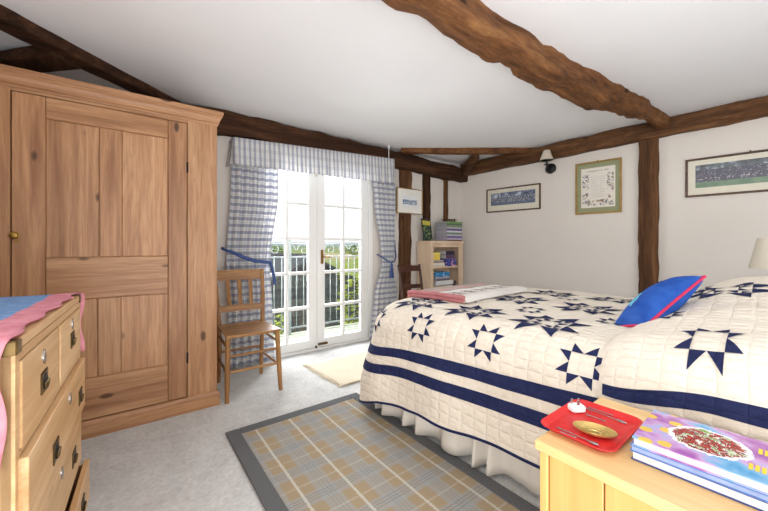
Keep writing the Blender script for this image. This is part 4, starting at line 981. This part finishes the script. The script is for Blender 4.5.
# table lamp on a small table beyond the bed
t = thing('bedside_table', 'small brown bedside table beyond the bed under the cream table lamp', 'table', (3.36, .208, 0))
m = MB(); m.lathe([(.20, .66), (.205, .67), (.205, .685), (.195, .69)], 32); m.build('table_top', M_oak['x'], t, True, 40)
m = MB(); m.lathe([(.03, .10), (.022, .2), (.03, .4), (.02, .6), (.04, .66)], 16); m.build('stem', M_oak['z'], t, True)
for k in range(3):
    a = k * 2 * PI / 3 + .4; m = MB(); m.tube([(0, 0, .16), (.1 * math.cos(a), .1 * math.sin(a), .10), (.17 * math.cos(a), .17 * math.sin(a), .012)], [.02, .017, .013], 8); m.build('leg', M_oak['z'], t, True)
def shade_mat():
    t = NT('cream lampshade fabric'); m = t.fin(lin(236, 228, 212), .9, 0, .1); tr_ = t.n('ShaderNodeBsdfTranslucent'); tr_.inputs[0].default_value = (.85, .78, .66, 1)
    mx = t.n('ShaderNodeMixShader'); mx.inputs[0].default_value = .3; t.t.links.new(t.b.outputs[0], mx.inputs[1]); t.t.links.new(tr_.outputs[0], mx.inputs[2]); t.t.links.new(mx.outputs[0], t.out.inputs[0]); return m
M_shade = shade_mat()
t = thing('table_lamp', 'cream shaded table lamp at the right edge beyond the pillows', 'lamp', (3.36, .208, .691))
m = MB(); m.lathe([(.06, 0), (.062, .012), (.03, .025), (.035, .07), (.05, .13), (.03, .19), (.012, .22), (.012, .26)], 24); m.build('base', plain(206, 200, 190, .4), t, True)
m = MB(); m.lathe([(.145, .262), (.105, .46), (.103, .46), (.143, .262)], 36); m.build('lamp_shade', M_shade, t, True)
# ------------------------------------------------------------------ wall lamp
t = thing('wall_lamp', 'black iron wall lamp with small cream shade under the right wall beam', 'lamp', wallp(wall_t(4.074, 2.058), 0.0, 2.03), RA + R(180))   # local -x... see below
def wl(o, s, z): return Vector((o, s, z))      # o out of the wall, s along it (towards the corner is -), z up
t.rotation_euler = (0, 0, math.atan2(WN.y, WN.x))
m = MB(); m.lathe([(.062, 0.0), (.062, .010), (.052, .016), (.030, .020), (.012, .028)], 28, 0, Matrix.Rotation(R(90), 4, 'Y')); m.build('back_plate', M_iron, t, True, 40)
m = MB(); m.tube([(.02, 0, 0), (.05, .0, -.03), (.085, .0, -.055), (.125, .0, -.05), (.14, .0, -.02), (.14, .0, .02)], .007, 8); m.tube([(.03, 0, .01), (.06, 0, .03), (.09, 0, .02), (.085, 0, -.005)], .005, 8); m.build('arm', M_iron, t, True)
m = MB(); m.lathe([(.010, .0), (.028, .008), (.028, .014), (.013, .018), (.013, .075)], 18, 0, Matrix.Translation((.14, 0, .015))); m.build('candle_holder', M_iron, t, True, 40)
m = MB(); m.lathe([(.075, .075), (.036, .19), (.035, .19), (.0735, .075)], 28, 0, Matrix.Translation((.14, 0, 0))); m.build('lamp_shade', M_shade, t, True)
m = MB(); m.tube([(.03, .035, -.05), (.012, .04, -.12), (.010, .04, -.30)], .0015, 6); m.build('pull_cord', M_white, t)
# ------------------------------------------------------------------ framed pictures
def crowd(kind):
    t = NT('framed group photograph ' + kind); o = t.coord('Object'); x = t.sep(o)
    heads = t.vor(t.coord('Object', (1, 1, 1)), 62, 'Distance'); hc = t.vor(o, 62, 'Color'); bgd = t.noise(o, 14, 4, .65)
    if kind == 'dark':
        cl = t.ramp(heads, [(.18, lin(150, 140, 150)), (.34, lin(62, 62, 92)), (.6, lin(36, 38, 58))])
        sky = t.ramp(bgd, [(.4, lin(38, 48, 50)), (.56, lin(84, 98, 108)), (.66, lin(170, 180, 190))])
        c = t.mix(t.math('GREATER_THAN', t.math('ADD', x[2], t.math('MULTIPLY', bgd, .03)), .075), cl, sky)
        row = t.math('MULTIPLY', t.math('GREATER_THAN', x[2], -.03), t.math('LESS_THAN', x[2], -.018)); c = t.mix(t.math('MULTIPLY', row, t.math('LESS_THAN', heads, .4)), c, lin(200, 180, 190))
        c = t.mix(t.math('LESS_THAN', x[2], -.055), c, t.ramp(bgd, [(.3, lin(84, 118, 92)), (.7, lin(120, 150, 118))]))
    else:
        cl = t.ramp(heads, [(.2, lin(204, 206, 210)), (.4, lin(136, 142, 158)), (.7, lin(84, 92, 112))])
        sky = t.ramp(bgd, [(.4, lin(70, 80, 110)), (.55, lin(126, 138, 160)), (.64, lin(206, 214, 226))])
        c = t.mix(t.math('GREATER_THAN', t.math('ADD', x[2], t.math('MULTIPLY', bgd, .04)), .045), cl, sky)
        c = t.mix(t.math('LESS_THAN', x[2], -.045), c, lin(104, 114, 140))
    return t.fin(c, .4)
def herbs():
    t = NT('cream print with small brown sketches'); o = t.coord('Object'); x = t.sep(o); n2 = t.noise(o, 46, 4, .7, .6); n3 = t.noise(o, 11, 2)
    ax_ = t.math('ABSOLUTE', x[1]); side = t.math('MULTIPLY', t.math('GREATER_THAN', ax_, .085), t.math('LESS_THAN', ax_, .15))
    side = t.math('MULTIPLY', side, t.math('LESS_THAN', x[2], .15)); low = t.math('MULTIPLY', t.math('LESS_THAN', x[2], -.135), t.math('LESS_THAN', ax_, .13))
    k = t.math('MAXIMUM', side, low); k = t.math('MULTIPLY', k, t.math('GREATER_THAN', x[2], -.20))
    k = t.math('MULTIPLY', t.math('MULTIPLY', k, t.math('GREATER_THAN', n2, .53)), t.math('GREATER_THAN', n3, .42))
    ink = t.ramp(t.noise(o, 24, 2), [(.36, lin(70, 56, 52)), (.5, lin(140, 108, 74)), (.62, lin(104, 104, 132))])
    c = t.mix(k, lin(236, 230, 218), ink)
    ln = t.math('MULTIPLY', t.math('GREATER_THAN', t.math('FRACT', t.math('MULTIPLY', x[2], 42)), .62), t.math('MULTIPLY', t.math('LESS_THAN', ax_, .066), t.math('MULTIPLY', t.math('LESS_THAN', x[2], .13), t.math('GREATER_THAN', x[2], -.11))))
    ln = t.math('MULTIPLY', ln, t.math('GREATER_THAN', t.noise(t.coord('Object', (1, 1, .2)), 120, 2), .42)); c = t.mix(t.math('MULTIPLY', ln, .35), c, lin(150, 150, 150))
    hd = t.math('MULTIPLY', t.math('LESS_THAN', t.math('ABSOLUTE', t.math('SUBTRACT', x[2], .183)), .006), t.math('LESS_THAN', ax_, .105)); hd = t.math('MULTIPLY', hd, t.math('GREATER_THAN', t.noise(o, 130, 1), .5))
    return t.fin(t.mix(t.math('MULTIPLY', hd, .7), c, lin(90, 90, 100)), .5)
def sketch():
    t = NT('pale blue landscape sketch'); o = t.coord('Object'); x = t.sep(o); nn = t.noise(t.coord('Object', (1, 1, 2.2)), 34, 4, .6)
    k = t.math('MULTIPLY', t.math('LESS_THAN', x[2], .028), t.math('GREATER_THAN', x[2], -.035))
    c = t.mix(t.math('MULTIPLY', k, t.math('GREATER_THAN', nn, .44)), lin(232, 234, 236), t.ramp(nn, [(.4, lin(168, 186, 206)), (.62, lin(104, 126, 156))])); return t.fin(c, .5)
def picture(name, label, M, w_, h_, fr, frame_mat, mat_mat, art, ax, az, cz=0.0):
    """local: x out of the wall, y along it, z up; frame w_ x h_"""
    t = thing(name, label, 'picture'); t.matrix_world = M
    m = MB(); hw, hh = w_ / 2, h_ / 2
    for a in ((-hw, -hw + fr, -hh, hh), (hw - fr, hw, -hh, hh), (-hw + fr, hw - fr, -hh, -hh + fr), (-hw + fr, hw - fr, hh - fr, hh)): m.box(.002, .022, a[0], a[1], a[2], a[3], bev=.003)
    m.build('frame', frame_mat, t)
    m = MB(); m.box(.003, .010, -hw + fr * .8, hw - fr * .8, -hh + fr * .8, hh - fr * .8); m.build('mount', mat_mat, t)
    m = MB(); m.box(.0095, .0108, -ax / 2, ax / 2, -az / 2, az / 2); o = m.build('print', art, t); o.location = (0, 0, cz)
    m = MB(); m.box(.0140, .0155, -hw + fr * .9, hw - fr * .9, -hh + fr * .9, hh - fr * .9); m.build('glass', M_glass, t)
    m = MB(); m.tube([(.004, 0, hh - .002), (.010, 0, hh + .012)], .005, 8); m.build('hook', M_brassd, t)
    return t
def onwall(tt, z, roll=0.0): return Matrix.Translation(wallp(tt, .0, z)) @ Matrix.Rotation(math.atan2(WN.y, WN.x), 4, 'Z') @ Matrix.Rotation(roll, 4, 'X')
M_framed = wood('dark picture frame wood', lin(60, 38, 24), lin(92, 62, 40), lin(116, 82, 54), 'y', .4, 20)
M_gold = plain(172, 138, 78, .4, .5, .15, 20)
M_mount = plain(228, 222, 204, .8, 0, .02); M_mgreen = plain(150, 154, 116, .85, 0, .04)
def mid(p, q): return (wall_t(*p) + wall_t(*q)) / 2, math.dist(p, q)
tt, w_ = mid((3.962, 2.887), (4.058, 2.173)); picture('framed_picture', 'long thin framed blue group photograph left of the wall lamp', onwall(tt, 1.713), w_, .318, .016, M_framed, M_mount, crowd('blue'), w_ - .13, .165, .012)
tt, w_ = mid((4.110, 1.790), (4.170, 1.353)); picture('framed_picture', 'tall framed cream print in a green mount beside the oak post', onwall(tt, 1.745), w_, .578, .018, M_gold, M_mgreen, herbs(), w_ - .115, .44)
picture('framed_picture', 'long framed dark group photograph on grass at the far right', onwall(wall_t(4.237, .855) + .42, 1.735), .84, .355, .018, M_framed, M_mount, crowd('dark'), .70, .21, .008)
picture('framed_picture', 'small square framed pale blue sketch between curtain and bookcase', Matrix.Translation((2.853, YW - .058, 1.663)) @ Matrix.Rotation(R(-90), 4, 'Z'), .425, .318, .010, M_gold, plain(238, 236, 230, .8, 0, .01), sketch(), .24, .15, -.01)

# ------------------------------------------------------------------ outside: balcony, outbuilding, garden, fields
def deckm():
    t = NT('weathered grooved deck board'); nn = t.noise(t.coord('Object', (.1, 1, 1)), 20, 4); return t.fin(t.ramp(nn, [(.3, lin(120, 128, 112)), (.7, lin(164, 170, 154))]), .8)
M_deck = deckm()
dk = thing('balcony_deck', 'pale weathered balcony deck outside the French doors', 'deck', (.2, YW + .22, -.30))
for i in range(8):
    m = MB(); m.box(0, 3.0, i * .108, i * .108 + .088, .22, .245, bev=.003); m.build('board', M_deck, dk)
for x in (.05, 1.5, 2.9): m = MB(); m.box(x, x + .06, 0, .86, .06, .22); m.build('joist', M_deck, dk)
M_rail = plain(120, 128, 128, .5, .3, .1, 10)
RY = YW + 1.0
ra = thing('balcony_railing', 'grey metal balcony railing with scrolls beyond the glass doors', 'railing', (.2, RY, -.055))
for z in (.08, 1.01, 1.20): m = MB(); m.box(0, 3.0, -.012, .012, z - .010, z + .010); m.build('rail', M_rail, ra)
for i in range(31): m = MB(); m.tube([(i * .1, 0, .08), (i * .1, 0, 1.01)], .007, 6); m.build('bar', M_rail, ra)
for x in (0, 1.5, 3.0): m = MB(); m.box(x - .02, x + .02, -.02, .02, 0, 1.23); m.build('post', M_rail, ra)
for i in range(15):
    m = MB(); cx = .1 + i * .2; sg = 1 if i % 2 else -1
    m.tube([(cx + sg * (.09 - .0055 * k) * math.cos(k * .55), 0, 1.105 + (.09 - .0055 * k) * math.sin(k * .55)) for k in range(15)], .004, 6); m.build('scroll', M_rail, ra, True)
def groundm():
    t = NT('meadow and ploughed fields'); o = t.coord('Object'); x = t.sep(o); n1 = t.noise(o, .5, 5, .6); n2 = t.vor(t.coord('Object', (.018, .010, 1)), 1.0, 'Color')
    g = t.ramp(n1, [(.3, lin(122, 140, 70)), (.55, lin(158, 170, 96)), (.75, lin(184, 186, 122))])
    f = t.ramp(t.sep(n2)[0], [(.2, lin(150, 164, 100)), (.45, lin(198, 182, 138)), (.65, lin(140, 156, 104)), (.85, lin(186, 178, 126))])
    return t.fin(t.mix(t.math('GREATER_THAN', x[1], 70), g, f), .95, 0, .1)
gz = -2.7
m = MB(); m.box(-700, 1100, 3.6, 900, gz - .3, gz); struct(m.build('ground', groundm()))
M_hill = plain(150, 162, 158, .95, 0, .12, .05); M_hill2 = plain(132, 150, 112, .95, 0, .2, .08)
def hills(name, y, hgt, mat, seed, dep):
    m = MB(); m.grid(lambda u, v: (lerp(-500, 1100, u), y + v * dep, gz + math.sin(PI * v * .5) * hgt * (.7 + .5 * nz(u * 7, seed))), 90, 6); return struct(m.build(name, mat, None, True, 180))
hills('hills', 620, 13, M_hill, 2, 120); hills('hills', 430, 6.0, M_hill2, 7, 100)
def pond(): return plain(206, 208, 206, .8, 0, .05, 2)
m = MB(); m.prism([(4 + 5.5 * math.cos(a) * (1 + .1 * math.sin(3 * a)), 30 + 9 * math.sin(a)) for a in [i * PI / 16 for i in range(32)]], gz - .02, gz + .02); tag(m.build('gravel_yard', pond()), 'pale gravel yard in the garden beyond the dark roof', 'yard')
def slate():
    t = NT('dark slate roof'); o = t.coord('Object'); nn = t.noise(o, 6, 4, .6); b = t.n('ShaderNodeTexBrick'); t.put(b.inputs['Vector'], o); b.inputs['Scale'].default_value = 4
    b.inputs['Color1'].default_value = (*lin(70, 74, 78), 1); b.inputs['Color2'].default_value = (*lin(86, 90, 92), 1); b.inputs['Mortar'].default_value = (*lin(54, 58, 60), 1)
    return t.fin(t.mix(.5, b.outputs[0], t.ramp(nn, [(.3, lin(58, 62, 64)), (.7, lin(98, 102, 102))])), .7)
def dboard():
    t = NT('black weatherboard'); x = t.sep(t.coord()); f = t.math('FRACT', t.math('MULTIPLY', x[2], 5.5)); nn = t.noise(t.coord('Object', (.3, 1, 2)), 5, 4, .6)
    t.bump(f, .8, .03); return t.fin(t.ramp(nn, [(.3, lin(62, 66, 70)), (.7, lin(96, 100, 102))]), .8)
ob = thing('outbuilding', 'dark boarded outbuilding with slate gable roof seen through the glass doors', 'building', (4.3, 11.2, gz))
m = MB(); m.add([(-2.5, -2.0, 0), (2.5, -2.0, 0), (2.5, -2.0, 2.15), (0, -2.0, 3.40), (-2.5, -2.0, 2.15), (-2.5, 2.2, 0), (2.5, 2.2, 0), (2.5, 2.2, 2.15), (0, 2.2, 3.40), (-2.5, 2.2, 2.15)], [(0, 1, 2, 3, 4), (5, 9, 8, 7, 6), (0, 5, 6, 1), (1, 6, 7, 2), (0, 4, 9, 5)]); m.build('wall', dboard(), ob)
m = MB(); rv = [(x, y, z + dz) for y in (-2.25, 2.4) for dz in (0, .09) for x, z in ((-2.85, 1.99), (0, 3.41), (2.85, 1.99))]
m.add(rv, [(0, 1, 4, 3), (1, 2, 5, 4), (6, 9, 10, 7), (7, 10, 11, 8), (3, 4, 10, 9), (4, 5, 11, 10), (0, 6, 7, 1), (1, 7, 8, 2), (0, 3, 9, 6), (2, 8, 11, 5)]); m.build('roof', slate(), ob)
m = MB(); m.tube([(0, -2.27, 3.50), (0, 0, 3.50), (0, 2.42, 3.50)], .07, 8); m.build('ridge_tiles', plain(84, 86, 88, .8), ob)
def leafm(name, a, b):
    t = NT(name); nn = t.noise(t.coord(), 5, 3); return t.fin(t.ramp(nn, [(.35, a), (.65, b)]), .7, 0, .2)
L_yel = leafm('yellow green leaves', lin(142, 160, 56), lin(196, 206, 100)); L_grn = leafm('mid green leaves', lin(92, 120, 54), lin(140, 160, 84)); L_olv = leafm('olive leaves', lin(116, 124, 70), lin(160, 160, 100))
M_bark = plain(104, 92, 76, .9, 0, .2, 12)
def bush(label, cat, name, loc, rx, rz_, n_, leaf, lm, seed, stems=7, low=.15, part='foliage'):
    rnd = random.Random(seed); t = thing(name, label, cat, loc); m = MB(); st = MB()
    for i in range(stems):
        a = rnd.uniform(0, 2 * PI); r_ = rnd.uniform(.2, .85) * rx; top = Vector((r_ * math.cos(a), r_ * math.sin(a), rz_ * 2 * rnd.uniform(.6, .95)))
        st.tube([(0, 0, 0), tuple(top * .4 + Vector((0, 0, .1 * rz_))), tuple(top)], [.03 * rx + .012, .02 * rx + .006, .004], 6)
    for i in range(n_):
        while True:
            p = Vector((rnd.uniform(-1, 1), rnd.uniform(-1, 1), rnd.uniform(-1, 1)))
            if .35 < p.length < 1: break
        g = noise.noise(p * 2.2 + Vector((seed, 0, 0)))
        if g < -.12: continue
        p = p * (1 + .25 * g); c = Vector((p.x * rx, p.y * rx, rz_ * (1 + low) + p.z * rz_))
        q_ = Matrix.Rotation(rnd.uniform(0, 6.28), 3, 'Z') @ Matrix.Rotation(rnd.uniform(-1.1, 1.1), 3, 'X'); s = leaf * rnd.uniform(.6, 1.3)
        m.add([tuple(c + q_ @ Vector(w)) for w in ((-s, 0, 0), (0, -s * .45, .1 * s), (s, 0, 0), (0, s * .45, .1 * s))], [(0, 1, 2, 3)])
    m.build(part, lm, t); st.build('stems', M_bark, t, True)
bush('low yellow-green shrub behind the railing in the left glass door', 'shrub', 'shrub', (1.72, 4.85, gz), .30, 1.30, 1500, .045, L_yel, 3, 5)
bush('tall loose bright green tree in the right glass door', 'tree', 'tree', (5.1, 7.3, gz), .95, 1.75, 2400, .075, L_yel, 5, 10)
bush('olive green tree behind the bright tree at the right of the glass doors', 'tree', 'tree', (8.9, 10.6, gz), 1.2, 1.75, 1800, .09, L_olv, 9, 10)
bush('thin mostly bare shrub with few leaves before the dark roof', 'shrub', 'shrub', (2.9, 6.6, gz), .65, 1.55, 160, .04, L_olv, 14, 14)
bush('rounded mid green garden bush left of the dark roof', 'shrub', 'shrub', (2.6, 16.8, gz), 1.1, .75, 1100, .10, L_grn, 21, 6)
bush('mid green bush in the garden far behind the dark roof', 'shrub', 'shrub', (9.5, 26.0, gz), 1.8, 1.1, 1100, .15, L_grn, 23, 6)
rnd = random.Random(77)
for i, (x, y, s) in enumerate(((20, 95, 1.0), (34, 100, 1.25), (52, 108, .9), (66, 104, 1.2), (84, 116, 1.1), (104, 120, 1.3))):
    where = ['leftmost', 'second from the left', 'third from the left', 'fourth from the left', 'fifth from the left', 'rightmost'][i]
    bush('distant field hedgerow tree, %s of the row near the horizon' % where, 'tree', 'hedgerow_tree', (x, y, gz), 3.6 * s, 1.5 * s, 380, .6, L_grn if i % 2 else L_olv, 30 + i, 3)
for o in COL.objects:
    if o.name.startswith('hedgerow_tree'): o['group'] = 'hedgerow trees in the far fields'
